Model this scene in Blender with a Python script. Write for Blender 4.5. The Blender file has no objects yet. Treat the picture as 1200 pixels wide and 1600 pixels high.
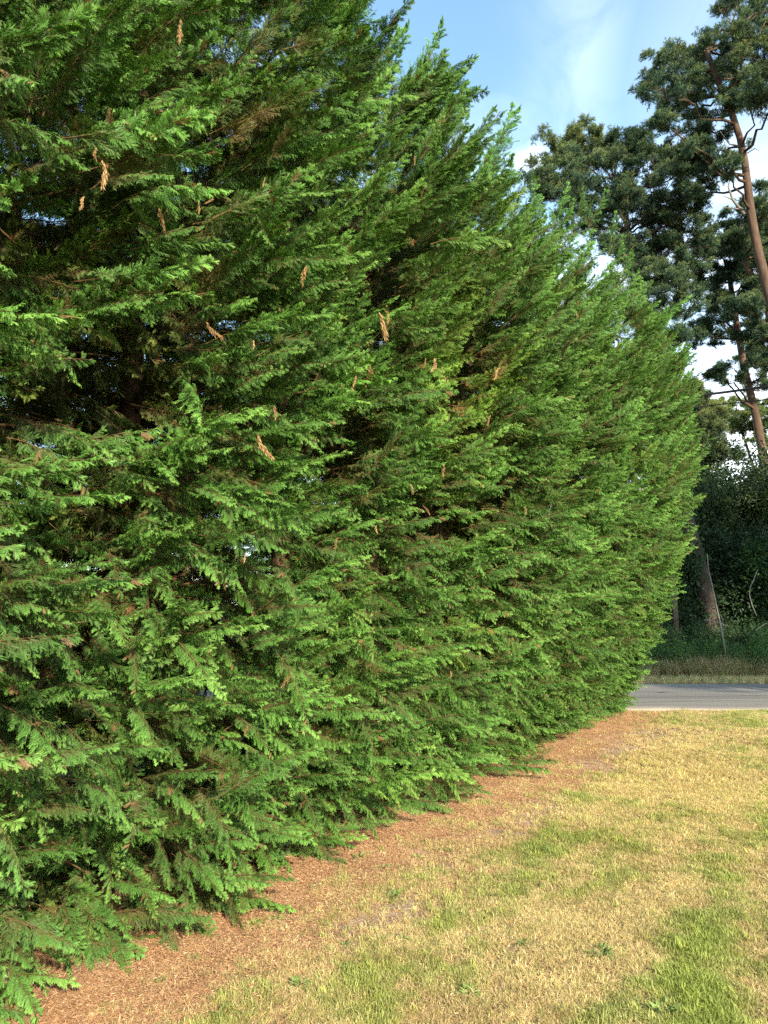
import bpy, math, random
import numpy as np
from mathutils import Vector, Matrix, Euler
from mathutils import noise as mnoise

SC = bpy.context.scene
COL = SC.collection
R = math.radians

# ------------------------------------------------------------------ camera
PITCH = R(7.6)
FPX = 1155.0
CAMZ = 1.6
cam_d = bpy.data.cameras.new('camera')
cam = bpy.data.objects.new('camera', cam_d)
COL.objects.link(cam)
cam.location = (0, 0, CAMZ)
cam.rotation_euler = (math.pi / 2 + PITCH, 0, 0)
cam_d.sensor_fit = 'VERTICAL'
cam_d.sensor_height = 36.0
cam_d.lens = 36.0 * FPX / 1600.0
cam_d.clip_start = 0.05
cam_d.clip_end = 2500
SC.camera = cam

# ------------------------------------------------------------------ light
SUN_AZ = R(158)      # clockwise from +Y (the way the camera looks)
SUN_EL = R(27)
SKY_STRENGTH = 0.112
world = bpy.data.worlds.new('World')
SC.world = world
world.use_nodes = True
wn = world.node_tree
wn.nodes.clear()


def N(nt, kind, **kw):
    n = nt.nodes.new(kind)
    for k, v in kw.items():
        if k == 'inp':
            for a, b in v.items():
                n.inputs[a].default_value = b
        else:
            setattr(n, k, v)
    return n


def mathn(nt, op, a, b=None, c=None, clamp=False):
    n = nt.nodes.new('ShaderNodeMath')
    n.operation = op
    n.use_clamp = clamp
    for i, v in enumerate((a, b, c)):
        if v is None:
            continue
        if isinstance(v, (int, float)):
            n.inputs[i].default_value = v
        else:
            nt.links.new(v, n.inputs[i])
    return n.outputs[0]


def mixc(nt, f, a, b, blend='MIX'):
    n = nt.nodes.new('ShaderNodeMix')
    n.data_type = 'RGBA'
    n.blend_type = blend
    for i, v in ((0, f), (6, a), (7, b)):
        if isinstance(v, (int, float)):
            n.inputs[i].default_value = v
        elif isinstance(v, tuple):
            n.inputs[i].default_value = v if len(v) == 4 else v + (1,)
        else:
            nt.links.new(v, n.inputs[i])
    return n.outputs[2]


def ramp(nt, f, stops):
    n = nt.nodes.new('ShaderNodeValToRGB')
    e = n.color_ramp.elements
    while len(e) < len(stops):
        e.new(0.5)
    for el, (p, c) in zip(e, stops):
        el.position = p
        el.color = c if len(c) == 4 else tuple(c) + (1,)
    nt.links.new(f, n.inputs[0])
    return n.outputs[0]


sky = N(wn, 'ShaderNodeTexSky', sky_type='NISHITA', sun_disc=False, sun_elevation=SUN_EL,
        sun_rotation=SUN_AZ, air_density=1.0, dust_density=0.6, ozone_density=1.6)
tc = N(wn, 'ShaderNodeTexCoord')
sep = N(wn, 'ShaderNodeSeparateXYZ')
wn.links.new(tc.outputs['Generated'], sep.inputs[0])
# thin cirrus, streaky; thicker pale cloud low over the horizon
cmap = N(wn, 'ShaderNodeMapping', inp={'Scale': (1.3, 1.3, 2.2), 'Rotation': (0.2, 0.3, 0.5), 'Location': (0.35, 0.0, 0.25)})
wn.links.new(tc.outputs['Generated'], cmap.inputs[0])
cn = N(wn, 'ShaderNodeTexNoise', inp={'Scale': 1.7, 'Detail': 6.0, 'Roughness': 0.55, 'Distortion': 0.4})
wn.links.new(cmap.outputs[0], cn.inputs['Vector'])
thin = mathn(wn, 'MULTIPLY', mathn(wn, 'SUBTRACT', cn.outputs[0], 0.47, clamp=True), 2.6, clamp=True)
lowmap = N(wn, 'ShaderNodeMapping', inp={'Scale': (2.2, 2.2, 6.0), 'Location': (1.0, 0.4, 0.1)})
wn.links.new(tc.outputs['Generated'], lowmap.inputs[0])
ln = N(wn, 'ShaderNodeTexNoise', inp={'Scale': 1.5, 'Detail': 5.0, 'Roughness': 0.5})
wn.links.new(lowmap.outputs[0], ln.inputs['Vector'])
# cloud bank: rises to about 25 degrees
hz = mathn(wn, 'SUBTRACT', 0.56, sep.outputs[2])
bank = mathn(wn, 'MULTIPLY', mathn(wn, 'ADD', hz, mathn(wn, 'MULTIPLY', mathn(wn, 'SUBTRACT', ln.outputs[0], 0.5), 0.7)), 2.6, clamp=True)
bank = mathn(wn, 'MULTIPLY', bank, mathn(wn, 'ADD', mathn(wn, 'MULTIPLY', sep.outputs[0], 1.6), 0.55, clamp=True))
bank = mathn(wn, 'POWER', bank, 1.2)
bank = mathn(wn, 'MULTIPLY', bank, 0.95)
cov = mathn(wn, 'MAXIMUM', mathn(wn, 'MULTIPLY', thin, 0.5), bank)
# single clouds: (direction seen at photo pixel, half width, half height, strength)
wisp = N(wn, 'ShaderNodeTexNoise', inp={'Scale': 7.0, 'Detail': 6.0, 'Roughness': 0.6, 'Distortion': 0.6})
wn.links.new(tc.outputs['Generated'], wisp.inputs['Vector'])
for (px, py, wx, wz, k) in ((905, 60, 0.050, 0.17, 0.18), (890, 190, 0.06, 0.05, 0.12), (838, 250, 0.034, 0.014, 1.0), (1130, 60, .10, .10, .12), (1060, 340, .16, .05, .25)):
    xc, yc = (px - 600) / FPX, -(py - 800) / FPX
    dv = Vector((xc, math.cos(PITCH) - yc * math.sin(PITCH), math.sin(PITCH) + yc * math.cos(PITCH))).normalized()
    sb = N(wn, 'ShaderNodeVectorMath', operation='SUBTRACT')
    wn.links.new(tc.outputs['Generated'], sb.inputs[0])
    sb.inputs[1].default_value = dv
    ml = N(wn, 'ShaderNodeVectorMath', operation='MULTIPLY')
    wn.links.new(sb.outputs[0], ml.inputs[0])
    ml.inputs[1].default_value = (1 / wx, 2.5, 1 / wz)
    le = N(wn, 'ShaderNodeVectorMath', operation='LENGTH')
    wn.links.new(ml.outputs[0], le.inputs[0])
    b_ = mathn(wn, 'MULTIPLY', le.outputs['Value'], le.outputs['Value'])
    b_ = mathn(wn, 'POWER', 2.718, mathn(wn, 'MULTIPLY', b_, -1.0))
    b_ = mathn(wn, 'MULTIPLY', b_, mathn(wn, 'ADD', mathn(wn, 'MULTIPLY', wisp.outputs[0], 3.6), -1.1, clamp=True))
    cov = mathn(wn, 'MAXIMUM', cov, mathn(wn, 'MULTIPLY', b_, k, clamp=True))
skyc = mixc(wn, 1.0, sky.outputs[0], (1.65, 1.82, 1.62), 'MULTIPLY')
cloudc = (9.5, 10.0, 10.6)
final = mixc(wn, cov, skyc, cloudc)
bg = N(wn, 'ShaderNodeBackground', inp={'Strength': SKY_STRENGTH})
wo = N(wn, 'ShaderNodeOutputWorld')
wn.links.new(final, bg.inputs[0])
wn.links.new(bg.outputs[0], wo.inputs[0])

sun_d = bpy.data.lights.new('sun', 'SUN')
sun_d.energy = 5.0
sun_d.angle = R(0.55)
sun_d.color = (1.0, 0.89, 0.70)
sun = bpy.data.objects.new('sun', sun_d)
COL.objects.link(sun)
sv = Vector((math.sin(SUN_AZ) * math.cos(SUN_EL), math.cos(SUN_AZ) * math.cos(SUN_EL), math.sin(SUN_EL)))
sun.rotation_euler = sv.to_track_quat('Z', 'Y').to_euler()
sun.location = sv * 40

SC.view_settings.view_transform = 'Standard'
SC.view_settings.look = 'None'
SC.view_settings.exposure = 1.24
SC.view_settings.gamma = 1.0
SC.view_settings.use_curve_mapping = False
SC.render.engine = 'CYCLES'
SC.cycles.max_bounces = 5
SC.cycles.diffuse_bounces = 3
SC.cycles.transmission_bounces = 3
SC.cycles.glossy_bounces = 2
SC.cycles.use_denoising = False

rng = np.random.default_rng(11)
rnd = random.Random(5)


# ------------------------------------------------------------------ helpers
def tag(o, label=None, cat=None, group=None, kind=None):
    if label:
        o['label'] = label
    if cat:
        o['category'] = cat
    if group:
        o['group'] = group
    if kind:
        o['kind'] = kind
    return o


def empty(name, loc):
    o = bpy.data.objects.new(name, None)
    o.empty_display_size = 0.2
    o.location = loc
    COL.objects.link(o)
    return o


def link(name, mesh, parent=None, loc=None):
    o = bpy.data.objects.new(name, mesh)
    COL.objects.link(o)
    if parent is not None:
        o.parent = parent
    if loc is not None:
        o.location = loc
    return o


def mesh_np(name, verts, faces, mats=(), midx=None, attrs=None, smooth=False):
    """verts (n,3); faces: (m,3) or (m,4) int array or list of such arrays"""
    me = bpy.data.meshes.new(name)
    if not isinstance(faces, list):
        faces = [faces]
    faces = [np.asarray(f, np.int32) for f in faces if len(f)]
    loops = np.concatenate([f.ravel() for f in faces])
    tot = np.concatenate([np.full(len(f), f.shape[1], np.int32) for f in faces])
    start = np.concatenate([[0], np.cumsum(tot)[:-1]]).astype(np.int32)
    me.vertices.add(len(verts))
    me.vertices.foreach_set('co', np.asarray(verts, np.float32).ravel())
    me.loops.add(len(loops))
    me.loops.foreach_set('vertex_index', loops)
    me.polygons.add(len(tot))
    me.polygons.foreach_set('loop_start', start)
    if midx is not None:
        me.polygons.foreach_set('material_index', np.asarray(midx, np.int32))
    me.polygons.foreach_set('use_smooth', np.full(len(tot), bool(smooth)))
    for m in mats:
        me.materials.append(m)
    for k, a in (attrs or {}).items():
        a = np.asarray(a, np.float32)
        if a.ndim == 1:
            at_ = me.attributes.new(k, 'FLOAT', 'POINT')
            at_.data.foreach_set('value', a)
        else:
            at_ = me.attributes.new(k, 'FLOAT_COLOR', 'POINT')
            if a.shape[1] == 3:
                a = np.concatenate([a, np.ones((len(a), 1), np.float32)], 1)
            at_.data.foreach_set('color', a.ravel())
    me.update(calc_edges=True)
    me.validate()
    return me


class MB:
    """collects tubes and boxes"""
    def __init__(s):
        s.v, s.f, s.m, s.n = [], [], [], 0
        s.val = []

    def add(s, v, f, m=0, val=0.5):
        v = np.asarray(v, float)
        s.v.append(v)
        for q in f:
            s.f.append([i + s.n for i in q])
            s.m.append(m)
        s.val.append(np.full(len(v), val))
        s.n += len(v)

    def tube(s, pts, rad, k=6, m=0, val=0.5, cap=True):
        pts = np.asarray(pts, float)
        n = len(pts)
        rad = np.broadcast_to(np.asarray(rad, float), (n,))
        t = np.gradient(pts, axis=0)
        t /= np.linalg.norm(t, axis=1)[:, None] + 1e-9
        ref = np.array([0.31, 0.17, 0.93]) if abs(t[0][2]) < 0.9 else np.array([1.0, 0.1, 0.0])
        V = []
        for i in range(n):
            a = np.cross(t[i], ref)
            a /= np.linalg.norm(a) + 1e-9
            b = np.cross(t[i], a)
            for j in range(k):
                th = 2 * math.pi * j / k
                V.append(pts[i] + rad[i] * (math.cos(th) * a + math.sin(th) * b))
        F = []
        for i in range(n - 1):
            for j in range(k):
                j2 = (j + 1) % k
                F.append([i * k + j, i * k + j2, (i + 1) * k + j2, (i + 1) * k + j])
        if cap:
            F.append(list(range(k))[::-1])
            F.append([(n - 1) * k + j for j in range(k)])
        s.add(V, F, m, val)

    def mesh(s, name, mats, smooth=True):
        me = bpy.data.meshes.new(name)
        V = np.concatenate(s.v)
        me.from_pydata(V.tolist(), [], s.f)
        for m in mats:
            me.materials.append(m)
        me.polygons.foreach_set('material_index', np.asarray(s.m, np.int32))
        me.polygons.foreach_set('use_smooth', np.full(len(s.f), smooth))
        a = me.attributes.new('tone', 'FLOAT', 'POINT')
        a.data.foreach_set('value', np.concatenate(s.val).astype(np.float32))
        me.update()
        return me


def nrm(a):
    return a / (np.linalg.norm(a, axis=-1, keepdims=True) + 1e-9)


def at(px, py, y):
    """the point on the plane Y=y that the photograph shows at pixel (px, py)"""
    xc, yc = (px - 600) / FPX, -(py - 800) / FPX
    d = Vector((xc, math.cos(PITCH) - yc * math.sin(PITCH), math.sin(PITCH) + yc * math.cos(PITCH)))
    t = y / d.y
    return Vector((d.x * t, y, CAMZ + d.z * t))


def at_ground(px, py):
    xc, yc = (px - 600) / FPX, -(py - 800) / FPX
    d = Vector((xc, math.cos(PITCH) - yc * math.sin(PITCH), math.sin(PITCH) + yc * math.cos(PITCH)))
    t = CAMZ / -d.z
    return Vector((d.x * t, d.y * t, 0))


# geometry-node scatter: instances variants on the points of the object's own mesh
def scatter_group(variants):
    ng = bpy.data.node_groups.new('scatter', 'GeometryNodeTree')
    ng.interface.new_socket('Geometry', in_out='INPUT', socket_type='NodeSocketGeometry')
    ng.interface.new_socket('Geometry', in_out='OUTPUT', socket_type='NodeSocketGeometry')
    gi = ng.nodes.new('NodeGroupInput')
    go = ng.nodes.new('NodeGroupOutput')
    join = ng.nodes.new('GeometryNodeJoinGeometry')
    for v in reversed(variants):
        oi = ng.nodes.new('GeometryNodeObjectInfo')
        oi.inputs['Object'].default_value = v
        g2i = ng.nodes.new('GeometryNodeGeometryToInstance')
        ng.links.new(oi.outputs['Geometry'], g2i.inputs[0])
        ng.links.new(g2i.outputs[0], join.inputs[0])
    iop = ng.nodes.new('GeometryNodeInstanceOnPoints')
    iop.inputs['Pick Instance'].default_value = True
    ng.links.new(gi.outputs[0], iop.inputs['Points'])
    ng.links.new(join.outputs[0], iop.inputs['Instance'])
    for nm, typ, sock in (('rot', 'FLOAT_VECTOR', 'Rotation'), ('scl', 'FLOAT', 'Scale'), ('idx', 'INT', 'Instance Index')):
        a = ng.nodes.new('GeometryNodeInputNamedAttribute')
        a.data_type = typ
        a.inputs['Name'].default_value = nm
        ng.links.new(a.outputs[0], iop.inputs[sock])
    ng.links.new(iop.outputs[0], go.inputs[0])
    return ng


def scatter(name, pts, eul, scl, idx, group, parent=None, tint=None):
    me = bpy.data.meshes.new(name)
    n = len(pts)
    me.vertices.add(n)
    me.vertices.foreach_set('co', np.asarray(pts, np.float32).ravel())
    a = me.attributes.new('rot', 'FLOAT_VECTOR', 'POINT')
    a.data.foreach_set('vector', np.asarray(eul, np.float32).ravel())
    a = me.attributes.new('scl', 'FLOAT', 'POINT')
    a.data.foreach_set('value', np.asarray(scl, np.float32))
    a = me.attributes.new('idx', 'INT', 'POINT')
    a.data.foreach_set('value', np.asarray(idx, np.int32))
    if tint is not None:
        a = me.attributes.new('tint', 'FLOAT_VECTOR', 'POINT')
        a.data.foreach_set('vector', np.asarray(tint, np.float32).ravel())
    me.update()
    o = link(name, me, parent)
    md = o.modifiers.new('scatter', 'NODES')
    md.node_group = group
    return o


def source(name, mesh):
    """an object that is never linked to the scene; only the scatter reads its mesh"""
    return bpy.data.objects.new(name, mesh)


# ------------------------------------------------------------------ materials
def new_mat(name):
    m = bpy.data.materials.new(name)
    m.use_nodes = True
    m.node_tree.nodes.clear()
    return m


def leaf_mat(name, stops, trans=0.25, rough=0.5, attr='tone', tint=True, nscale=0.8, spec=0.3, var=0.35):
    """stops: colour ramp over the 'tone' attribute; patchy natural variation by position; tint comes with each instance"""
    m = new_mat(name)
    nt = m.node_tree
    at_ = N(nt, 'ShaderNodeAttribute', attribute_name=attr)
    oi = N(nt, 'ShaderNodeObjectInfo')
    geo = N(nt, 'ShaderNodeNewGeometry')
    no = N(nt, 'ShaderNodeTexNoise', inp={'Scale': nscale, 'Detail': 3.0})
    nt.links.new(geo.outputs['Position'], no.inputs['Vector'])
    f = mathn(nt, 'ADD', at_.outputs['Fac'], mathn(nt, 'MULTIPLY', mathn(nt, 'SUBTRACT', no.outputs[0], 0.5), 0.5))
    f = mathn(nt, 'ADD', f, mathn(nt, 'MULTIPLY', mathn(nt, 'SUBTRACT', oi.outputs['Random'], 0.5), var), clamp=True)
    col = ramp(nt, f, stops)
    if tint:
        ti = N(nt, 'ShaderNodeAttribute', attribute_type='INSTANCER', attribute_name='tint')
        col = mixc(nt, 1.0, col, ti.outputs['Color'], 'MULTIPLY')
    bs = N(nt, 'ShaderNodeBsdfPrincipled', inp={'Roughness': rough, 'Specular IOR Level': spec})
    nt.links.new(col, bs.inputs['Base Color'])
    tr = N(nt, 'ShaderNodeBsdfTranslucent')
    tcl = mixc(nt, 1.0, col, (1.3, 1.25, 0.6), 'MULTIPLY')
    nt.links.new(tcl, tr.inputs[0])
    mx = N(nt, 'ShaderNodeMixShader', inp={0: trans})
    nt.links.new(bs.outputs[0], mx.inputs[1])
    nt.links.new(tr.outputs[0], mx.inputs[2])
    out = N(nt, 'ShaderNodeOutputMaterial')
    nt.links.new(mx.outputs[0], out.inputs[0])
    return m


def bark_mat(name, c1, c2, c3, scale=6.0, zstr=0.25, bump=0.6):
    m = new_mat(name)
    nt = m.node_tree
    tcn = N(nt, 'ShaderNodeTexCoord')
    mp = N(nt, 'ShaderNodeMapping', inp={'Scale': (1, 1, zstr)})
    nt.links.new(tcn.outputs['Object'], mp.inputs[0])
    vo = N(nt, 'ShaderNodeTexVoronoi', inp={'Scale': scale})
    no = N(nt, 'ShaderNodeTexNoise', inp={'Scale': scale * 1.5, 'Detail': 6.0, 'Roughness': 0.7})
    n2 = N(nt, 'ShaderNodeTexNoise', inp={'Scale': 0.6, 'Detail': 2.0})
    for n in (vo, no, n2):
        nt.links.new(mp.outputs[0], n.inputs['Vector'])
    c = ramp(nt, no.outputs[0], [(0.3, c1), (0.55, c2), (0.75, c3)])
    c = mixc(nt, mathn(nt, 'MULTIPLY', n2.outputs[0], 0.5), c, c1)
    bs = N(nt, 'ShaderNodeBsdfPrincipled', inp={'Roughness': 0.9, 'Specular IOR Level': 0.15})
    nt.links.new(c, bs.inputs['Base Color'])
    b = N(nt, 'ShaderNodeBump', inp={'Strength': bump, 'Distance': 0.03})
    nt.links.new(mathn(nt, 'ADD', vo.outputs[0], no.outputs[0]), b.inputs['Height'])
    nt.links.new(b.outputs[0], bs.inputs['Normal'])
    out = N(nt, 'ShaderNodeOutputMaterial')
    nt.links.new(bs.outputs[0], out.inputs[0])
    return m


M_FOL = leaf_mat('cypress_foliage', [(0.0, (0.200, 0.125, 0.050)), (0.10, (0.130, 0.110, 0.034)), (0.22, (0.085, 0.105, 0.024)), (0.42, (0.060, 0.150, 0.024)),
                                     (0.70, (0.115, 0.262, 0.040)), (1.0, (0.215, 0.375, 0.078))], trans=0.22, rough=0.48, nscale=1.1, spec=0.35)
M_TWIG = bark_mat('cypress_twig', (0.07, 0.04, 0.02), (0.14, 0.085, 0.035), (0.22, 0.14, 0.06), scale=30, bump=0.2)
M_CBARK = bark_mat('cypress_bark', (0.05, 0.028, 0.018), (0.12, 0.065, 0.04), (0.18, 0.10, 0.06), scale=14, zstr=0.12)
M_DEAD = leaf_mat('dead_foliage', [(0.0, (0.13, 0.060, 0.028)), (0.5, (0.38, 0.22, 0.095)), (1.0, (0.55, 0.40, 0.20))], trans=0.25, rough=0.7, tint=False, spec=0.2)
M_LITTER = leaf_mat('needle_litter', [(0.0, (0.13, 0.070, 0.042)), (0.40, (0.42, 0.225, 0.115)), (0.8, (0.48, 0.29, 0.15)), (1.0, (0.60, 0.46, 0.27))], trans=0.08, rough=0.8, tint=False, nscale=3.0, spec=0.1, var=0.7)
M_GRASS = leaf_mat('grass_blade', [(0.0, (0.75, 0.7, 0.6)), (0.5, (1, 1, 1)), (1.0, (1.25, 1.2, 1.1))], trans=0.3, rough=0.55, tint=True, nscale=9.0, spec=0.25, var=0.6)
M_WEED = leaf_mat('weed_leaf', [(0.0, (0.10, 0.15, 0.04)), (0.5, (0.17, 0.24, 0.06)), (1.0, (0.27, 0.34, 0.11))], trans=0.25, tint=False, var=0.5)
M_NEEDLE = leaf_mat('pine_needles', [(0.0, (0.020, 0.044, 0.034)), (0.4, (0.034, 0.074, 0.048)), (0.7, (0.062, 0.112, 0.055)), (1.0, (0.13, 0.165, 0.065))],
                    trans=0.12, rough=0.6, tint=True, nscale=0.5, spec=0.2)
M_PBARK = bark_mat('pine_bark_upper', (0.05, 0.032, 0.022), (0.115, 0.072, 0.050), (0.22, 0.155, 0.115), scale=5)
M_PBARK2 = bark_mat('pine_bark_lower', (0.035, 0.026, 0.02), (0.085, 0.062, 0.048), (0.15, 0.115, 0.09), scale=5)
M_BROAD = leaf_mat('woodland_leaf', [(0.0, (0.012, 0.026, 0.010)), (0.5, (0.024, 0.050, 0.016)), (1.0, (0.060, 0.100, 0.028))], trans=0.2, rough=0.5, tint=True, nscale=0.6)
M_GREYWOOD = bark_mat('grey_dead_wood', (0.12, 0.11, 0.09), (0.24, 0.22, 0.19), (0.36, 0.33, 0.29), scale=20, bump=0.2)
M_BROWNWOOD = bark_mat('brown_dead_wood', (0.06, 0.045, 0.03), (0.13, 0.10, 0.07), (0.2, 0.16, 0.11), scale=20, bump=0.2)

# ------------------------------------------------------------------ hedge frame of reference
H0 = np.array([-1.25, 3.3])
HA = np.array([0.5, 0.866])          # along the hedge
HN = np.array([0.866, -0.5])         # outwards, to the lawn


def hs(x, y):
    return (x - H0[0]) * HA[0] + (y - H0[1]) * HA[1]


def ho(x, y):
    return (x - H0[0]) * HN[0] + (y - H0[1]) * HN[1]


def hxy(s, o):
    return H0[0] + s * HA[0] + o * HN[0], H0[1] + s * HA[1] + o * HN[1]


def fbm(x, y, f, seed=0.0, oct=3):
    """vectorised value noise, -1..1"""
    out = np.zeros_like(x, float)
    amp, tot = 1.0, 0.0
    for k in range(oct):
        X, Y = x * f + seed * 17.3 + k * 5.1, y * f + seed * 9.7 - k * 3.3
        xi, yi = np.floor(X), np.floor(Y)
        u, v = X - xi, Y - yi
        u, v = u * u * (3 - 2 * u), v * v * (3 - 2 * v)

        def h(a, b):
            q = np.sin(a * 127.1 + b * 311.7 + seed * 74.7 + k * 13.1) * 43758.5453
            return (q - np.floor(q)) * 2 - 1
        out += amp * ((h(xi, yi) * (1 - u) + h(xi + 1, yi) * u) * (1 - v) + (h(xi, yi + 1) * (1 - u) + h(xi + 1, yi + 1) * u) * v)
        tot += amp
        amp *= 0.5
        f *= 2.03
    return out / tot


def gauss(x, y, cx, cy, rx, ry, a=0.0):
    dx, dy = x - cx, y - cy
    c, s = math.cos(a), math.sin(a)
    return np.exp(-(((dx * c + dy * s) / rx) ** 2 + ((-dx * s + dy * c) / ry) ** 2))


ROAD_Y0, ROAD_Y1 = 12.3, 16.5


def ground_z(x, y):
    z = 0.025 * fbm(x, y, 0.7, 1) + 0.010 * fbm(x, y, 3.0, 2) + 0.009 * fbm(x, y, 7.0, 92)
    # bumpy bare mound close to the road
    m = at_ground(1075, 1146)
    z = z + 0.07 * gauss(x, y, m.x, m.y, 1.1, 0.28) * (0.6 + 0.8 * np.abs(fbm(x, y, 4.0, 5)))
    z = z + 0.05 * gauss(x, y, m.x + 2.2, m.y - 0.1, 1.3, 0.3)
    nearroad = np.clip((ROAD_Y0 - 0.15 - y) / 0.6, 0, 1) * (y < 14) + np.clip((y - ROAD_Y1 - 0.15) / 0.8, 0, 1) * (y >= 14)
    z = z * nearroad
    # low bank behind the far verge, gently rising wood floor
    z = z + np.clip((y - 18.5) / 6.0, 0, 1) * 0.55 * (x > -30)
    return z - 0.03 * (nearroad <= 0)


def greenness(x, y):
    s, o = hs(x, y), ho(x, y)
    g = 0.30 + 0.14 * fbm(x, y, 0.9, 3) + 0.38 * fbm(s * 0.45, o * 1.3, 3.0, 4) + 0.45 * fbm(x, y, 8.0, 14)
    g = g + 0.75 * np.exp(-((o - 2.20 - 0.10 * np.sin(s * 2.3)) / 0.15) ** 2) * np.clip((3.1 - s) / 1.0, 0, 1)
    for (px, py, r, w) in ((900, 1310, 0.35, 0.4), (845, 1330, 0.25, 0.35), (1180, 1130, 0.6, 0.25), (960, 1250, 0.45, 0.25), (700, 1430, 0.3, 0.3),
                           (960, 1560, 0.3, 0.4), (1110, 1200, .5, .2), (560, 1520, 0.25, 0.3), (1120, 1125, 1.2, 0.1)):
        p = at_ground(px, py)
        g = g + w * gauss(x, y, p.x, p.y, r, r * 0.6, 1.05)
    for (px, py, r, w) in ((1080, 1230, 0.9, 0.5), (930, 1500, .4, .35), (800, 1580, .3, .3), (1060, 1400, 0.35, 0.6), (900, 1440, 0.35, 0.4), (1000, 1160, 1.0, 0.4)):
        p = at_ground(px, py)
        g = g - w * gauss(x, y, p.x, p.y, r, r * 0.7, 1.05)
    return np.clip(g, 0, 1)


def litterness(x, y):
    o = ho(x, y) + 0.25 * fbm(x, y, 1.3, 7) + 0.22 * fbm(x, y, 4.0, 8)
    return np.clip((0.92 - o) / 0.50, 0, 1) * (y < ROAD_Y0 + 0.3)


def soilness(x, y):
    s, o = hs(x, y), ho(x, y)
    b = np.exp(-((o - 0.70) / 0.34) ** 2) * np.clip(0.35 + 1.6 * fbm(x, y, 1.6, 12), 0, 1)
    m = at_ground(1075, 1148)
    b = b + 1.2 * gauss(x, y, m.x, m.y, 0.9, 0.22) * (0.5 + np.clip(fbm(x, y, 3.0, 6), 0, 1))
    b = b + 0.7 * gauss(x, y, m.x - 1.3, m.y - 0.4, 0.8, 0.35)
    b = b + np.clip(fbm(x, y, 2.6, 15) - 0.25, 0, 1) * 1.6
    return np.clip(b, 0, 1)


DRY = np.array([0.60, 0.50, 0.27])
DRY2 = np.array([0.34, 0.22, 0.12])
GREEN = np.array([0.26, 0.31, 0.07])
GREEN2 = np.array([0.17, 0.22, 0.06])
SOIL = np.array([0.40, 0.31, 0.235])
LIT = np.array([0.38, 0.205, 0.105])


def lawn_colour(x, y, blade=False):
    g = greenness(x, y)[:, None]
    k = np.clip(0.45 + 0.7 * fbm(x, y, 1.7, 21) + 0.7 * fbm(x, y, 6.0, 22), 0, 1)[:, None]
    dry = DRY * (1 - k) + DRY2 * k
    yel = np.clip(0.6 * gauss(x, y, 2.9, 7.0, 1.6, 2.2), 0, 1)[:, None]
    dry = dry * (1 - yel) + np.array([0.64, 0.52, 0.20]) * yel
    k2 = np.clip(0.5 + 0.9 * fbm(x, y, 2.3, 23), 0, 1)[:, None]
    gr = GREEN * (1 - k2) + GREEN2 * k2
    gg = np.clip((g - 0.2) / 0.85, 0, 1)
    c = dry * (1 - gg) + gr * gg
    if not blade:
        c = c * 0.5
        so = soilness(x, y)[:, None]
        c = c * (1 - so) + SOIL * so
        li = litterness(x, y)[:, None]
        so2 = np.clip(so * 1.2, 0, 1)
        c = c * (1 - li) + (LIT * (1 - so2) + SOIL * so2) * li
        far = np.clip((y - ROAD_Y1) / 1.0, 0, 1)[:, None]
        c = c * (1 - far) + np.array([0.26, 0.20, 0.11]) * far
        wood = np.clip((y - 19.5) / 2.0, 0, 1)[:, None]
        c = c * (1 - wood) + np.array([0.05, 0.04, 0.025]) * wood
    return c


# ------------------------------------------------------------------ ground
def ground_mat():
    m = new_mat('lawn_ground')
    nt = m.node_tree
    a = N(nt, 'ShaderNodeAttribute', attribute_name='col')
    geo = N(nt, 'ShaderNodeNewGeometry')
    n1 = N(nt, 'ShaderNodeTexNoise', inp={'Scale': 60.0, 'Detail': 5.0, 'Roughness': 0.75})
    n2 = N(nt, 'ShaderNodeTexNoise', inp={'Scale': 14.0, 'Detail': 4.0})
    for n in (n1, n2):
        nt.links.new(geo.outputs['Position'], n.inputs['Vector'])
    f = ramp(nt, n1.outputs[0], [(0.3, (0.35, 0.33, 0.3)), (0.5, (0.85, 0.85, 0.85)), (0.7, (1.5, 1.45, 1.35))])
    c = mixc(nt, 1.0, a.outputs['Color'], f, 'MULTIPLY')
    f2 = ramp(nt, n2.outputs[0], [(0.35, (0.7, 0.7, 0.7)), (0.65, (1.15, 1.12, 1.1))])
    c = mixc(nt, 1.0, c, f2, 'MULTIPLY')
    bs = N(nt, 'ShaderNodeBsdfPrincipled', inp={'Roughness': 0.95, 'Specular IOR Level': 0.1})
    nt.links.new(c, bs.inputs['Base Color'])
    b = N(nt, 'ShaderNodeBump', inp={'Strength': 0.8, 'Distance': 0.02})
    nt.links.new(n1.outputs[0], b.inputs['Height'])
    nt.links.new(b.outputs[0], bs.inputs['Normal'])
    out = N(nt, 'ShaderNodeOutputMaterial')
    nt.links.new(bs.outputs[0], out.inputs[0])
    return m


def axis(knots):
    out = []
    for (a, b, st) in knots:
        out.append(np.arange(a, b, st))
    out.append([knots[-1][1]])
    return np.concatenate(out)


gx = axis([(-900, -60, 60), (-60, -12, 4), (-12, -3.5, 0.5), (-3.5, 8.5, 0.05), (8.5, 20, 0.4), (20, 60, 4), (60, 900, 60)])
gy = axis([(-900, -60, 60), (-60, -4, 3), (-4, 2.0, 0.4), (2.0, 12.5, 0.05), (12.5, 16.4, 0.4), (16.4, 26, 0.15), (26, 60, 2), (60, 1200, 60)])
X, Y = np.meshgrid(gx, gy)
xf, yf = X.ravel(), Y.ravel()
nx, ny = len(gx), len(gy)
ii = (np.arange(ny - 1)[:, None] * nx + np.arange(nx - 1)[None, :]).ravel()
F = np.stack([ii, ii + 1, ii + nx + 1, ii + nx], 1)
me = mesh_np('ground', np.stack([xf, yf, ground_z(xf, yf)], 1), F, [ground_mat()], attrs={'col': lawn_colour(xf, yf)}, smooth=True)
tag(link('ground', me), kind='structure')


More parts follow.
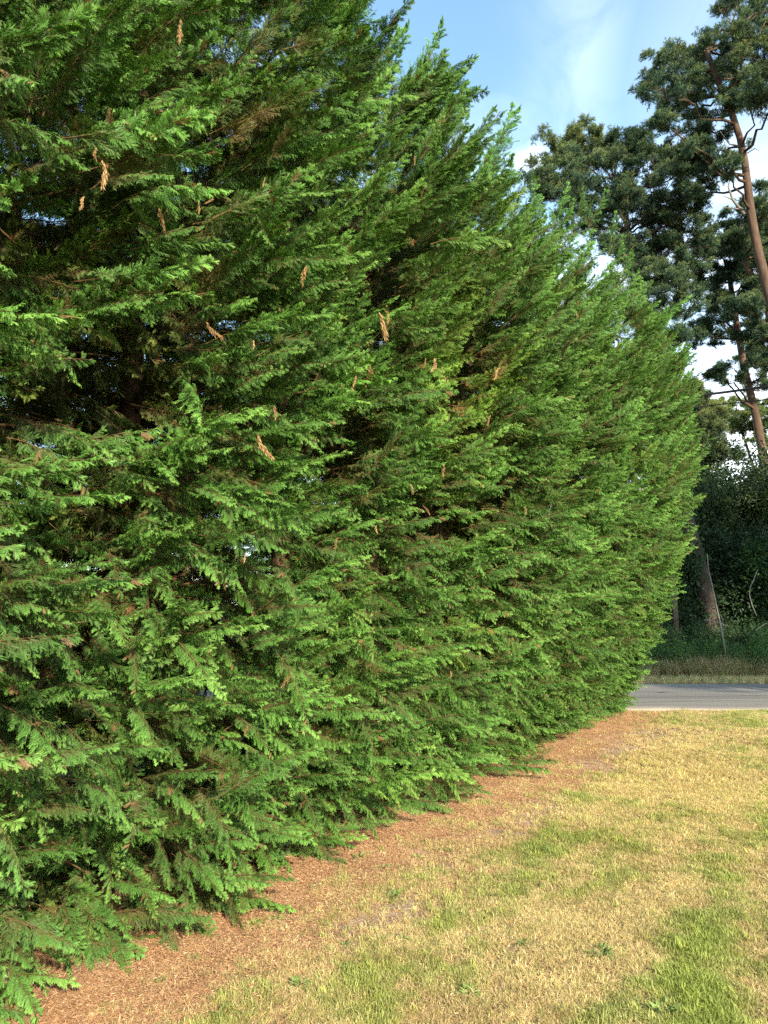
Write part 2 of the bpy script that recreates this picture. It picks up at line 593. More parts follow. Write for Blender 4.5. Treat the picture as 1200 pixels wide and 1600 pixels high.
def road_mat():
    m = new_mat('asphalt')
    nt = m.node_tree
    geo = N(nt, 'ShaderNodeNewGeometry')
    n1 = N(nt, 'ShaderNodeTexNoise', inp={'Scale': 90.0, 'Detail': 3.0, 'Roughness': 0.8})
    n2 = N(nt, 'ShaderNodeTexNoise', inp={'Scale': 1.1, 'Detail': 5.0})
    mp = N(nt, 'ShaderNodeMapping', inp={'Scale': (0.25, 1.6, 1)})
    nt.links.new(geo.outputs['Position'], n1.inputs['Vector'])
    nt.links.new(geo.outputs['Position'], mp.inputs[0])
    nt.links.new(mp.outputs[0], n2.inputs['Vector'])
    c = ramp(nt, n1.outputs[0], [(0.3, (0.11, 0.100, 0.088)), (0.55, (0.17, 0.155, 0.136)), (0.75, (0.28, 0.255, 0.225))])
    f = ramp(nt, n2.outputs[0], [(0.3, (0.78, 0.78, 0.78)), (0.7, (1.15, 1.13, 1.1))])
    c = mixc(nt, 1.0, c, f, 'MULTIPLY')
    sy = N(nt, 'ShaderNodeSeparateXYZ')
    nt.links.new(geo.outputs['Position'], sy.inputs[0])
    e = mathn(nt, 'SUBTRACT', mathn(nt, 'ABSOLUTE', mathn(nt, 'SUBTRACT', sy.outputs[1], 14.4)), 1.75)
    e = mathn(nt, 'MULTIPLY', mathn(nt, 'ADD', e, mathn(nt, 'MULTIPLY', mathn(nt, 'SUBTRACT', n2.outputs[0], 0.5), 0.9)), 2.6, clamp=True)
    c = mixc(nt, mathn(nt, 'MULTIPLY', e, 0.8), c, (0.36, 0.30, 0.23))
    vo = N(nt, 'ShaderNodeTexVoronoi', feature='DISTANCE_TO_EDGE', inp={'Scale': 0.8})
    nt.links.new(mp.outputs[0], vo.inputs['Vector'])
    c = mixc(nt, mathn(nt, 'LESS_THAN', vo.outputs[0], 0.012), c, (0.05, 0.047, 0.043))
    bs = N(nt, 'ShaderNodeBsdfPrincipled', inp={'Roughness': 0.85, 'Specular IOR Level': 0.3})
    nt.links.new(c, bs.inputs['Base Color'])
    b = N(nt, 'ShaderNodeBump', inp={'Strength': 0.5, 'Distance': 0.01})
    nt.links.new(n1.outputs[0], b.inputs['Height'])
    nt.links.new(b.outputs[0], bs.inputs['Normal'])
    out = N(nt, 'ShaderNodeOutputMaterial')
    nt.links.new(bs.outputs[0], out.inputs[0])
    return m


rx = axis([(-400, -20, 20), (-20, 25, 0.15), (25, 400, 20)])
ry = np.array([0, 0.03, 0.5, 1, 2, 3, 3.7, 4.17, 4.2]) + ROAD_Y0
X, Y = np.meshgrid(rx, ry)
xf, yf = X.ravel(), Y.ravel().copy()
e0, e1 = np.isclose(yf, ROAD_Y0), np.isclose(yf, ROAD_Y0 + 4.2)
yf[e0] += 0.05 * fbm(xf[e0], xf[e0] * 0, 2.0, 3)
yf[e1] += 0.06 * fbm(xf[e1], xf[e1] * 0, 2.0, 9)
zf = 0.012 + 0.03 * (1 - ((yf - ROAD_Y0 - 2.1) / 2.1) ** 2)
zf[e0 | e1] = -0.02
ii = (np.arange(len(ry) - 1)[:, None] * len(rx) + np.arange(len(rx) - 1)[None, :]).ravel()
F = np.stack([ii, ii + 1, ii + len(rx) + 1, ii + len(rx)], 1)
tag(link('road', mesh_np('road', np.stack([xf, yf, zf], 1), F, [road_mat()], smooth=True)), kind='structure')


# ------------------------------------------------------------------ foliage builders (numpy)
def children(P, D, Nn, L, bend, t0, t1, k, ang, ratio, prof, droop, jit, rg, alt=True):
    """side shoots of axes. P,D,Nn (n,3); L (n,). returns dict of child axes"""
    n = len(P)
    t = t0 + (t1 - t0) * (np.arange(k) + 0.5) / k
    t = np.broadcast_to(t, (n, k)) + rg.normal(0, 0.25 * (t1 - t0) / k, (n, k))
    t = np.clip(t, 0.02, 0.995)
    side = np.where(np.arange(k) % 2 == 0, 1.0, -1.0)[None, :] * np.ones((n, 1))
    Bn = np.cross(Nn, D)
    pos = P[:, None, :] + D[:, None, :] * (L[:, None] * t)[..., None] + bend[:, None, :] * ((L[:, None] * t) ** 2)[..., None]
    # the axis direction at t includes the bend
    dd = nrm(D[:, None, :] + 2 * bend[:, None, :] * (L[:, None] * t)[..., None])
    a = ang + rg.normal(0, jit, (n, k))
    cd = dd * np.cos(a)[..., None] + (Bn[:, None, :] * side[..., None]) * np.sin(a)[..., None]
    cd = cd + Nn[:, None, :] * rg.normal(0, jit * 0.8, (n, k))[..., None]
    cd[..., 2] -= droop * rg.uniform(0.4, 1.4, (n, k))
    cd = nrm(cd)
    cn = nrm(np.broadcast_to(Nn[:, None, :], cd.shape) + rg.normal(0, jit * 0.7, cd.shape))
    cn = nrm(cn - cd * (cn * cd).sum(-1, keepdims=True))
    cl = L[:, None] * ratio * prof(t) * rg.uniform(0.75, 1.2, (n, k))
    return dict(P=pos.reshape(-1, 3), D=cd.reshape(-1, 3), N=cn.reshape(-1, 3), L=cl.ravel(), t=t.ravel(),
                par=np.repeat(np.arange(n), k))


def leaflets(P, D, Nn, L, W, tone):
    B = np.cross(Nn, D)
    n = len(P)
    mid = P + D * (L * 0.45)[:, None]
    up = Nn * (W * 0.35)[:, None]
    v = np.stack([P, mid + B * (W / 2)[:, None] - up, P + D * L[:, None], mid - B * (W / 2)[:, None] - up], 1).reshape(-1, 3)
    i = np.arange(n)[:, None] * 4
    f = np.concatenate([i + [0, 1, 2], i + [0, 2, 3]])
    return v, f, np.repeat(tone, 4)


def strips(P0, P1, W, tone):
    """thin three sided twigs"""
    n = len(P0)
    d = nrm(P1 - P0)
    a = nrm(np.cross(d, np.array([0.3, 0.2, 0.93])))
    b = np.cross(d, a)
    vs = []
    for P, w in ((P0, W), (P1, W * 0.5)):
        for k in range(3):
            th = 2 * math.pi * k / 3
            vs.append(P + (a * math.cos(th) + b * math.sin(th)) * np.asarray(w)[:, None])
    v = np.stack(vs, 1).reshape(-1, 3)
    i = np.arange(n)[:, None] * 6
    f = np.concatenate([i + q for q in ([0, 1, 4], [0, 4, 3], [1, 2, 5], [1, 5, 4], [2, 0, 3], [2, 3, 5])])
    return v, f, np.repeat(tone, 6)


def make_bough(name, seed, L=0.9, kind='shelf', mats=None, coarse=False):
    rg = np.random.default_rng(seed)
    sag = {'shelf': -0.22, 'hang': -0.55, 'leader': 0.05, 'young': 0.05}[kind]
    P = np.zeros((1, 3))
    D = nrm(np.array([[1.0, rg.normal(0, .05), 0.12 if kind != 'hang' else 0.2]]))
    Nn = np.array([[0, 0, 1.0]])
    Nn = nrm(Nn - D * (Nn * D).sum())
    bend = np.array([[0, rg.normal(0, 0.12), sag]])
    Ls = np.array([L])
    droop1 = {'shelf': 0.22, 'hang': 0.85, 'leader': -0.05, 'young': -0.1}[kind]
    nk = {'shelf': 46, 'hang': 44, 'leader': 34, 'young': 52}[kind]
    ratio = {'shelf': 0.27, 'hang': 0.29, 'leader': 0.26, 'young': 0.20}[kind]
    ang1 = {'shelf': 0.80, 'hang': 0.90, 'leader': 0.60, 'young': 0.62}[kind]
    prof = lambda t: np.clip(1.15 - t, 0.16, 1) * np.clip(0.35 + t * 1.6, 0, 1)
    tw = children(P, D, Nn, Ls, bend, 0.12, 0.99, nk, ang1, ratio, prof, droop1, 0.16 if kind != 'leader' else 0.35, rg)
    if True:   # round the stem: a full spiral on upright shoots, a loose fan on the others
        th = rg.uniform(0, 2 * math.pi, len(tw['L'])) if kind in ('leader', 'young') else rg.normal(0, 0.30 if kind == 'shelf' else 0.5, len(tw['L']))
        for q in ('D', 'N'):
            v = tw[q].copy()
            c, s = np.cos(th), np.sin(th)
            tw[q] = np.stack([v[:, 0], v[:, 1] * c - v[:, 2] * s, v[:, 1] * s + v[:, 2] * c], 1)
    V, Fc, T, M = [], [], [], []
    base = [0]

    def put(v, f, t, m):
        V.append(v)
        Fc.append(f + base[0])
        T.append(t)
        M.append(np.full(len(f), m))
        base[0] += len(v)
    # stem
    tt = np.linspace(0, 1, 9)
    sp = P + D * (L * tt)[:, None] + bend * ((L * tt) ** 2)[:, None]
    put(*strips(sp[:-1], sp[1:], 0.0045 * (1 - tt[:-1]) + 0.0008, np.full(8, 0.5)), 1)
    n1 = len(tw['L'])
    b1 = np.tile([0, 0, -0.9 if kind in ('shelf', 'hang') else -0.15], (n1, 1)) * rg.uniform(0.4, 1.4, (n1, 1))
    e1 = tw['P'] + tw['D'] * tw['L'][:, None] + b1 * (tw['L'] ** 2)[:, None]
    put(*strips(tw['P'], tw['P'] + tw['D'] * (tw['L'] * .5)[:, None] + b1 * ((tw['L'] * .5) ** 2)[:, None], np.full(n1, 0.0015), np.full(n1, 0.5)), 1)
    # fronds
    kf = 15
    fr = children(tw['P'], tw['D'], tw['N'], tw['L'], b1, 0.06, 1.0, kf, 0.62, 0.42, lambda t: np.clip(1.1 - 0.75 * t, 0.2, 1), {'shelf': 0.40, 'hang': 0.75}.get(kind, 0.05), 0.20, rg)
    fr['L'] = np.clip(fr['L'], 0.022, 0.075) if kind != 'leader' else np.clip(fr['L'] * .7, 0.018, 0.045)
    n2 = len(fr['L'])
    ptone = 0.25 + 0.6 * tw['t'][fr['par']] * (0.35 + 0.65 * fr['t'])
    ptone += rg.normal(0, 0.06, n2)
    ptone = np.where((rg.random(n1) < 0.012)[fr['par']], -0.5, ptone)
    b2 = np.tile([0, 0, -2.2 if kind in ('shelf', 'hang') else -0.5], (n2, 1)) * rg.uniform(0.3, 1.5, (n2, 1))
    kl = 8 if coarse else 16
    lf = children(fr['P'], fr['D'], fr['N'], fr['L'], b2, 0.05, 1.0, kl, 0.46, 0.40, lambda t: np.clip(1.15 - 0.8 * t, 0.3, 1), 0.08, 0.16, rg)
    lf['L'] = np.clip(lf['L'], 0.011, 0.05)
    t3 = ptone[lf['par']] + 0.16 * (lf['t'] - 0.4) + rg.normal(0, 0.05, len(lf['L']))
    wd = (0.0052 if coarse else 0.0024)
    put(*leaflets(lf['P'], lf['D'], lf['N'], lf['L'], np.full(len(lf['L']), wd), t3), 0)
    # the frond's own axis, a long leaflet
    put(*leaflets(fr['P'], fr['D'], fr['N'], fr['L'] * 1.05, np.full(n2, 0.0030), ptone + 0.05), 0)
    put(*leaflets(e1 - tw['D'] * 0.02, tw['D'], tw['N'], np.full(n1, 0.05), np.full(n1, 0.004), np.full(n1, 0.8)), 0)
    V, Fc, T, M = np.concatenate(V), np.concatenate(Fc), np.concatenate(T), np.concatenate(M)
    return mesh_np(name, V, Fc, mats or [M_FOL, M_TWIG], midx=M, attrs={'tone': np.clip(T, -0.6, 1)})


BOUGHS = []
KIND_IDX = {'shelf': [], 'hang': [], 'leader': [], 'young': []}
for kind, cnt in (('shelf', 6), ('hang', 3), ('leader', 3), ('young', 3)):
    for k in range(cnt):
        KIND_IDX[kind].append(len(BOUGHS))
        BOUGHS.append(source('bough_source', make_bough('bough', 100 + len(BOUGHS), L=rnd.uniform(0.72, 0.95), kind=kind)))
G_BOUGH = scatter_group(BOUGHS)

# ------------------------------------------------------------------ hedge
PZ = [0.0, 0.4, 1.0, 2.0, 3.0, 4.0, 4.8, 5.3, 5.7, 6.0]
PO = [0.00, 0.20, 0.42, 0.66, 0.86, 0.98, 0.97, 0.80, 0.50, 0.12]
S0, S1 = -4.5, 10.35
SP = 1.32          # spacing of the cypresses in the row


def face_off(s, z):
    b = np.interp(z - 0.42 * np.clip((s - 4.3) / 2.6, 0, 1) * np.clip(z / 4, 0, 1), PZ, PO)
    g = 1.0 + 0.46 * np.clip((s - 1.5) / 7.0, 0, 1)
    u = (s / SP - np.floor(s / SP) - 0.5) * 2        # -1..1 across one tree
    lump = -0.27 * np.abs(u) ** 2.2 * np.clip(z / 1.5, 0.3, 1)
    n = 0.18 * fbm(s, z, 0.8, 31) + 0.17 * fbm(s, z * 1.4 - 0.5 * s, 1.9, 33)
    return b * g + lump + n * np.clip(0.35 + z, 0, 1)


# dark hollows where branches are thin: (s, z, rs, rz, strength)
HOLES = []


def pix_face(px, py, oo=0.75):
    xc, yc = (px - 600) / FPX, -(py - 800) / FPX
    d = Vector((xc, math.cos(PITCH) - yc * math.sin(PITCH), math.sin(PITCH) + yc * math.cos(PITCH)))
    # ray to the vertical sheet ho = off
    off = oo
    for _ in range(6):
        den = d.x * HN[0] + d.y * HN[1]
        t = (off - ho(0, 0)) / den
        s, z = hs(d.x * t, d.y * t), CAMZ + d.z * t
        off = float(face_off(np.array([s]), np.array([z]))[0]) - 0.1
    return s, z


for (px, py, rs, rz, st) in ((190, 600, .13, .28, 1.0), (330, 660, .14, .22, 1.0), (150, 330, .07, .30, .8), (280, 560, .14, .25, .8),
                             (215, 1380, .10, .22, 1.0), (345, 1010, .16, .07, 1.0), (640, 840, .38, .09, 1.0), (885, 905, .8, .10, 1.0),
                             (560, 690, .12, .12, .6), (700, 700, .25, .12, .6), (745, 470, .12, .5, .8), (200, 930, .10, .10, .7),
                             (385, 920, .10, .10, .6), (720, 1180, .2, .1, .5),
                             (240, 780, .1, .08, .6), (860, 760, .4, .1, .6), (300, 1180, .06, .14, .5)):
    s_, z_ = pix_face(px, py)
    HOLES.append((s_, z_, rs * 1.0, rz, st))


def hole(s, z):
    h = np.zeros_like(s)
    for (a, b, rs, rz, st) in HOLES:
        h = np.maximum(h, st * np.exp(-(((s - a) / rs) ** 2 + ((z - b) / rz) ** 2)))
    return h


boughs = []     # (tip xyz, direction, up hint, scale, kind, tint)


def add_bough(tip, d, scale, kind, tint, roll=0.0):
    d = Vector(d).normalized()
    up = Vector((0, 0, 1))
    if abs(d.z) > 0.9:
        up = Vector((-HN[0], -HN[1], 0.3))
    y = up.cross(d).normalized()
    z = d.cross(y).normalized()
    m = Matrix((d, y, z)).transposed()
    m = m @ Matrix.Rotation(roll, 3, 'X')
    base = Vector(tip) - d * 0.86 * scale
    idx = rnd.choice(KIND_IDX[kind])
    boughs.append((base, m.to_euler(), scale, idx, tint))


def tint_for(s, z):
    t = np.array([1.0, 1.0, 1.0])
    k = rnd.gauss(0, 1)
    t = t * (1 + 0.10 * k)
    # cooler, bluish near lower left; yellower in one bulge
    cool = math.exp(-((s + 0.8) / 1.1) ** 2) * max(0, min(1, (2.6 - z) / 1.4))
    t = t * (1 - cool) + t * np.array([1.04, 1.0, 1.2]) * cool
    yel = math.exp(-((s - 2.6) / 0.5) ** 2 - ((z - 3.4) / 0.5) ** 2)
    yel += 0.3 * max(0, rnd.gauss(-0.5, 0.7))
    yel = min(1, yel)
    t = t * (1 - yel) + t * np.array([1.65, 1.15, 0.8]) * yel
    return t


# front face: limbs that sweep out and up along the row, each carrying several boughs
CS, CZ = 0.36, 0.25
row = 0
for b in np.arange(0.05, 6.3, CZ):
    row += 1
    for a in np.arange(S0, S1, CS):
        s = a + (0.5 * CS if row % 2 else 0) + rnd.gauss(0, .25) * CS
        z = max(0.03, b + rnd.gauss(0, .30) * CZ)
        s, z = min(s, S1 + 0.1), z
        h = float(hole(np.array([s]), np.array([z]))[0])
        o = float(face_off(np.array([s]), np.array([z]))[0]) + rnd.gauss(0.0, 0.09) - 0.35 * h
        if rnd.random() < h * 0.98:
            continue
        u = (s / SP - math.floor(s / SP) - 0.5) * 2
        hv = 0.28 * math.sin(math.floor(s / SP) * 2.7 + 0.6) - 0.30 * abs(u)
        if z > 5.35 + 0.42 * max(0, min(1, (s - 4.3) / 2.6)) + hv + 0.45 * rnd.random():
            continue
        al = 0.26 + 0.36 * min(1, z / 2.8) + u * 0.28 + rnd.gauss(0, 0.30)
        upw = 0.05 + 0.50 * min(1, z / 2.8) + 0.25 * max(0, min(1, z - 2.8)) + rnd.gauss(0, 0.17)
        if z > 4.2:
            upw += (z - 4.2) * 0.7
        if z < 0.5:
            upw = -0.05 + rnd.gauss(0, 0.08)
        x, y = hxy(s, o)
        tip = Vector((x, y, z + 0.06))
        arm = Vector((HN[0] + HA[0] * al, HN[1] + HA[1] * al, upw)).normalized()
        lat = Vector((0, 0, 1)).cross(arm).normalized()
        ctint = tint_for(s, z)
        nb = 11 if rnd.random() < 0.85 else 6
        low = max(0.0, min(1.0, (2.9 - z) / 1.2))
        for j in range(nb):
            f = j / 10
            l = rnd.uniform(-1, 1)
            if j < 2 - (rnd.random() < 0.6 * low):                      # the long arching shoots that lead the limb
                tp = tip - arm * 0.08 * j + lat * l * 0.05
                dd = arm + lat * (l * 0.35)
                sc = rnd.uniform(0.50, 0.80)
                kind = 'young' if z > 2.6 and rnd.random() < 0.6 else 'shelf'
                roll = rnd.gauss(0, 0.3)
            else:                          # short sprays that clothe it, hanging and turned every way
                tp = tip - arm * (0.46 * f + 0.04) + lat * l * 0.24 + Vector((0, 0, rnd.uniform(-0.17 - 0.15 * low, 0.05 + 0.06 * low)))
                dd = arm * 0.8 + lat * (l * 0.7) + Vector((HN[0], HN[1], 0)) * 0.35 + Vector((0, 0, rnd.gauss(-0.25 - 0.45 * low, .28 + .10 * low)))
                if z > 3.6:
                    dd += Vector((0, 0, 0.3))
                sc = rnd.uniform(0.28, 0.52)
                q = rnd.random()
                kind = ('young' if q < .45 else 'shelf') if z > 3.8 else ('hang' if q < .6 + .25 * low else ('young' if q < .72 else 'shelf'))
                roll = rnd.gauss(0, 0.95)
            if z < 0.5:
                sc *= 0.8
            if tp.z < 0.03:
                tp.z = 0.03 + 0.05 * rnd.random()
            add_bough(tp, dd, sc, kind, ctint * rnd.uniform(.88, 1.12), roll)
n_front = len(boughs)

# inner growth, older and browner; tint also darkened to paint deeper shade in the pockets
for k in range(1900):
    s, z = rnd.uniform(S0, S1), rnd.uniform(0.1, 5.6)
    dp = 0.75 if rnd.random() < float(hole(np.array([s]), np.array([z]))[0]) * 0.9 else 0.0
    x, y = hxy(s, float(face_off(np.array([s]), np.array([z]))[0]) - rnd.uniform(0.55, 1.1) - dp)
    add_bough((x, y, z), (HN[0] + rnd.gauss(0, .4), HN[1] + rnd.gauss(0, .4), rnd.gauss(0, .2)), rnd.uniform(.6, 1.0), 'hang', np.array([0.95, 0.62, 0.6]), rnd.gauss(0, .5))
for (hs_, hz_, rs_, rz_, st_) in HOLES:       # the far side closes behind the hollows, in the same darkened brown
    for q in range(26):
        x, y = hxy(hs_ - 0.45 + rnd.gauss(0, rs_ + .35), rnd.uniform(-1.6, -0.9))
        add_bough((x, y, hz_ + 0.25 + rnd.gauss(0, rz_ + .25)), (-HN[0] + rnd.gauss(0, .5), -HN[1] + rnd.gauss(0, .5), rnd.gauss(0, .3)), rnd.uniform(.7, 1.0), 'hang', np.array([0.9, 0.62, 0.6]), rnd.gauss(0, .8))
# crest, end cap, back
for k in range(800):
    s = rnd.uniform(S0, S1)
    u = (s / SP - math.floor(s / SP) - 0.5) * 2
    o = rnd.uniform(-1.5, 0.55)
    z = 5.85 + 0.42 * max(0, min(1, (s - 4.3) / 2.6)) + 0.30 * math.sin(math.floor(s / SP) * 2.7 + 0.6) - 0.50 * abs(u) + rnd.uniform(-0.5, 0.15) - 0.35 * max(0, o) - 0.45 * max(0, -0.6 - o)
    x, y = hxy(s, o)
    add_bough((x, y, z), (HN[0] * (0.6 + 0.3 * o) + rnd.gauss(0, .3), HN[1] * (0.6 + 0.3 * o) + rnd.gauss(0, .3), 0.9), rnd.uniform(0.4, 0.8), 'young', tint_for(s, z))
for k in range(900):           # far end, rounded towards the road
    th = rnd.uniform(-0.25, math.pi / 2 + 0.5)
    z = rnd.uniform(0.05, 6.1)
    e = S1
    w = float(np.interp(z - 0.4 * min(1, z / 4), PZ, PO)) * 1.42 + 0.55
    o = -0.55 + w * math.cos(th) + rnd.uniform(-0.25, 0)
    s = e + (0.42 * math.sin(th)) * min(1, 0.5 + z / 2) + rnd.uniform(-0.3, 0.0) - 0.1
    x, y = hxy(s, o)
    d = (HN[0] * math.cos(th) + HA[0] * math.sin(th) * 0.9, HN[1] * math.cos(th) + HA[1] * math.sin(th) * 0.9, 0.3 + max(0, z - 4.4) * .7 + rnd.gauss(0, .12))
    add_bough((x, y, z), d, rnd.uniform(0.5, 0.85), 'shelf' if z < 4.6 else 'young', tint_for(s, z), rnd.gauss(0, .3))
for k in range(4200):           # back of the hedge
    s = rnd.uniform(S0, S1)
    z = rnd.uniform(0.1, 5.8)
    w = float(np.interp(z, PZ, PO)) * 1.0 + 0.6
    x, y = hxy(s, -0.75 - w + rnd.uniform(0, 0.55))
    along = rnd.gauss(0, .35)
    add_bough((x, y, z), (-HN[0] + HA[0] * along, -HN[1] + HA[1] * along, 0.25 + rnd.gauss(0, .12)), rnd.uniform(0.8, 1.15), 'shelf', tint_for(s, z), rnd.gauss(0, .3))
for k in range(260):           # near end
    z = rnd.uniform(0.1, 5.8)
    w = float(np.interp(z, PZ, PO)) + 0.5
    x, y = hxy(S0 - rnd.uniform(0, 0.3), rnd.uniform(-0.7 - w, w * 0.9))
    add_bough((x, y, z), (-HA[0] + rnd.gauss(0, .3), -HA[1] + rnd.gauss(0, .3), .25), rnd.uniform(.6, .9), 'shelf', tint_for(S0, z))

# leaders that break the skyline
for (px, py, dpt, sc) in ((828, 160, 6.1, 1.05), (800, 215, 6.2, 0.8), (822, 235, 6.4, 0.8), (708, 45, 4.9, 0.8), (640, 18, 4.6, 1.0), (655, 60, 4.7, .9), (738, 125, 5.2, .7), (575, 12, 4.3, .8),
                          (750, 160, 5.2, .8), (690, 95, 4.9, .8), (595, 60, 4.3, .8), (960, 300, 7.6, .8), (905, 285, 7.2, .8), (992, 365, 7.9, .8), (1030, 480, 8.8, .8), (860, 285, 6.8, .8),
                          (1000, 400, 8.2, .8), (1045, 520, 9.4, .8), (1095, 622, 11.4, .8), (1060, 560, 10.0, .8), (930, 290, 7.3, .7)):
    p = at(px, py, dpt)
    add_bough(p, (0.55 + rnd.gauss(0, .08), rnd.gauss(0.0, .15), 1.0), sc, 'leader', np.array([0.85, 0.95, 1.05]))
    for q in range(3):
        add_bough((p.x - 0.12 * q + rnd.gauss(0, .08), p.y + rnd.gauss(0, .1), p.z - 0.22 * (q + 1)), (0.6 + rnd.gauss(0, .15), rnd.gauss(0, .25), 0.8), sc * 0.85,
                  'young' if q else 'leader', np.array([0.9, 0.98, 1.0]))
# a low bough that reaches out over the litter
for (px, py) in ((868, 1183), (845, 1193)):
    p = at_ground(px, py + 25)
    add_bough((p.x, p.y, 0.16), (HN[0] + 0.45, HN[1] + 0.5, 0.12), 0.8, 'shelf', np.array([1, 1, 1]))

cx, cy = hxy(3.0, -0.55)
hedge = empty('hedge', (cx, cy, 0))
tag(hedge, 'tall dense conifer hedge of feathery green sprays running along the lawn to the road', 'hedge')
HB = Vector((cx, cy, 0))

# the largest boughs in view become parts of their own; the rest is one mass
camp = Vector((0, 0, CAMZ))


def in_view(p):
    q = p - camp
    cz = q.y * math.cos(PITCH) + q.z * math.sin(PITCH)
    if cz < 0.2:
        return False
    cyy = -q.y * math.sin(PITCH) + q.z * math.cos(PITCH)
    u, v = 600 + q.x / cz * FPX, 800 - cyy / cz * FPX
    return -60 < u < 1230 and -60 < v < 1640


cand = []
for i in range(n_front):
    b, e, sc, idx, tn = boughs[i]
    tip = b + (e.to_matrix() @ Vector((0.86 * sc, 0, 0)))
    o_ = ho(tip.x, tip.y)
    s_ = hs(tip.x, tip.y)
    if in_view(tip) and o_ > float(face_off(np.array([s_]), np.array([tip.z]))[0]) - 0.12:
        cand.append(((tip - camp).length / sc ** 1.5, i))
cand.sort()
own = set(i for _, i in cand[:295])
for i in sorted(own):
    b, e, sc, idx, tn = boughs[i]
    o = bpy.data.objects.new('bough', BOUGHS[idx].data)
    COL.objects.link(o)
    o.parent = hedge
    o.location = b - HB
    o.rotation_euler = e
    o.scale = (sc, sc, sc)
    o['tint'] = [float(q) for q in tn]
rest = [boughs[i] for i in range(len(boughs)) if i not in own]
o = scatter('foliage', [tuple(b[0] - HB) for b in rest], [tuple(b[1]) for b in rest], [b[2] for b in rest], [b[3] for b in rest], G_BOUGH, hedge, [b[4] for b in rest])
tag(o, kind='stuff')

# trunks and bare inner branches
k0 = int(math.floor(S0 / SP)) + 1
for k in range(k0, int(S1 / SP) + 1):
    s = (k + 0.5) * SP + rnd.gauss(0, .06)
    if s > S1:
        break
    x, y = hxy(s, -0.6 + rnd.gauss(0, .08))
    mb = MB()
    tz = np.linspace(-0.1, 5.5, 12)
    px_ = x + np.cumsum(rng.normal(0, .015, 12))
    py_ = y + np.cumsum(rng.normal(0, .015, 12))
    mb.tube(np.stack([px_ - HB.x, py_ - HB.y, tz], 1), np.interp(tz, [0, .3, 5.5], [.13, .10, .02]), k=8)
    link('trunk', mb.mesh('trunk', [M_CBARK]), hedge)
    mb = MB()
    for q in range(70):
        z = rnd.uniform(0.2, 5.0)
        ii = int(z / 5.6 * 11)
        th = rnd.uniform(0, 2 * math.pi)
        ln_ = rnd.uniform(0.5, 0.85)
        p0 = np.array([px_[ii] - HB.x, py_[ii] - HB.y, z])
        dd = np.array([math.cos(th), math.sin(th), 0.35])
        pts = [p0 + dd * ln_ * t + np.array([0, 0, -0.12 * t * t]) + rng.normal(0, .012, 3) for t in np.linspace(0, 1, 5)]
        mb.tube(pts, np.linspace(0.013, 0.004, 5), k=4, cap=False)
    tag(link('inner_branches', mb.mesh('inner_branches', [M_TWIG]), hedge), kind='stuff')

# dead hanging sprays caught in the face: (pixel x, y, length m, leaning)
def dead_mesh(seed, L):
    rg = np.random.default_rng(seed)
    n = int(rg.integers(45, 120))
    sp = rg.uniform(.22, .55)
    t = rg.uniform(0, 1, n)
    P = np.stack([rg.normal(0, .06, n) * L * np.sin(np.clip(t, 0.05, 1) * math.pi) ** .7, rg.normal(0, .06, n) * L * np.sin(np.clip(t, .05, 1) * math.pi) ** .7, -t * L * 0.85], 1)
    P[:, 0] += 0.12 * L * np.sin(t * 5 + seed)
    D = nrm(np.stack([rg.normal(0, sp, n), rg.normal(0, sp, n), -np.ones(n)], 1))
    Nn = nrm(np.cross(D, rg.normal(0, 1, (n, 3))))
    v, f, tn = leaflets(P, D, Nn, rg.uniform(.12, .24, n) * L, rg.uniform(.03, .05, n) * L + 0.002, np.clip(rg.normal(.55, .25, n), 0, 1))
    v2, f2, t2 = strips(np.array([[0, 0, 0.05]]), np.array([[0, 0, -L * .8]]), np.array([0.003]), np.array([0.2]))
    return mesh_np('dead_spray', np.concatenate([v, v2]), np.concatenate([f, f2 + len(v)]), [M_DEAD], attrs={'tone': np.concatenate([tn, t2])})


DEADS = [dead_mesh(s, 1.0) for s in range(9)]
DEAD_PX = [(283, 45, 32), (228, 190, 20), (148, 240, 24), (160, 270, 40), (133, 318, 22), (248, 345, 44), (334, 318, 18), (311, 322, 22), (414, 285, 16),
           (322, 520, 36), (398, 540, 20), (478, 430, 34), (592, 510, 46), (606, 490, 34), (581, 590, 44), (557, 600, 28), (665, 566, 14), (682, 572, 24),
           (781, 586, 24), (818, 592, 20), (429, 645, 24), (402, 702, 48), (693, 735, 20), (766, 658, 22), (588, 828, 16), (384, 872, 18), (821, 798, 14),
           (1042, 742, 26), (901, 492, 12), (648, 250, 14), (642, 765, 18), (529, 852, 24), (705, 1054, 12), (660, 800, 22), (245, 262, 16)]
HITS = []
for i, (px, py, hpx) in enumerate(DEAD_PX):
    s_, z_ = pix_face(px, py - hpx / 2)
    o_ = float(face_off(np.array([s_]), np.array([z_]))[0]) + 0.06
    x, y = hxy(s_, o_)
    q = Vector((x, y, z_))
    depth = (q - camp).length
    # back onto the pixel at that depth
    xc, yc = (px - 600) / FPX, -(py - hpx / 2 - 800) / FPX
    d = Vector((xc, math.cos(PITCH) - yc * math.sin(PITCH), math.sin(PITCH) + yc * math.cos(PITCH))).normalized()
    q = camp + d * depth * 0.985
    L = hpx / FPX * depth * 0.98
    o = bpy.data.objects.new('dead_spray', DEADS[(i * 4) % 9])
    COL.objects.link(o)
    o.parent = hedge
    o.location = q - HB
    o.rotation_euler = (rnd.gauss(0, .25), rnd.gauss(0, .25), rnd.uniform(0, 6))
    w_ = rnd.uniform(.45, .8)
    o.scale = (L * w_, L * w_, L)
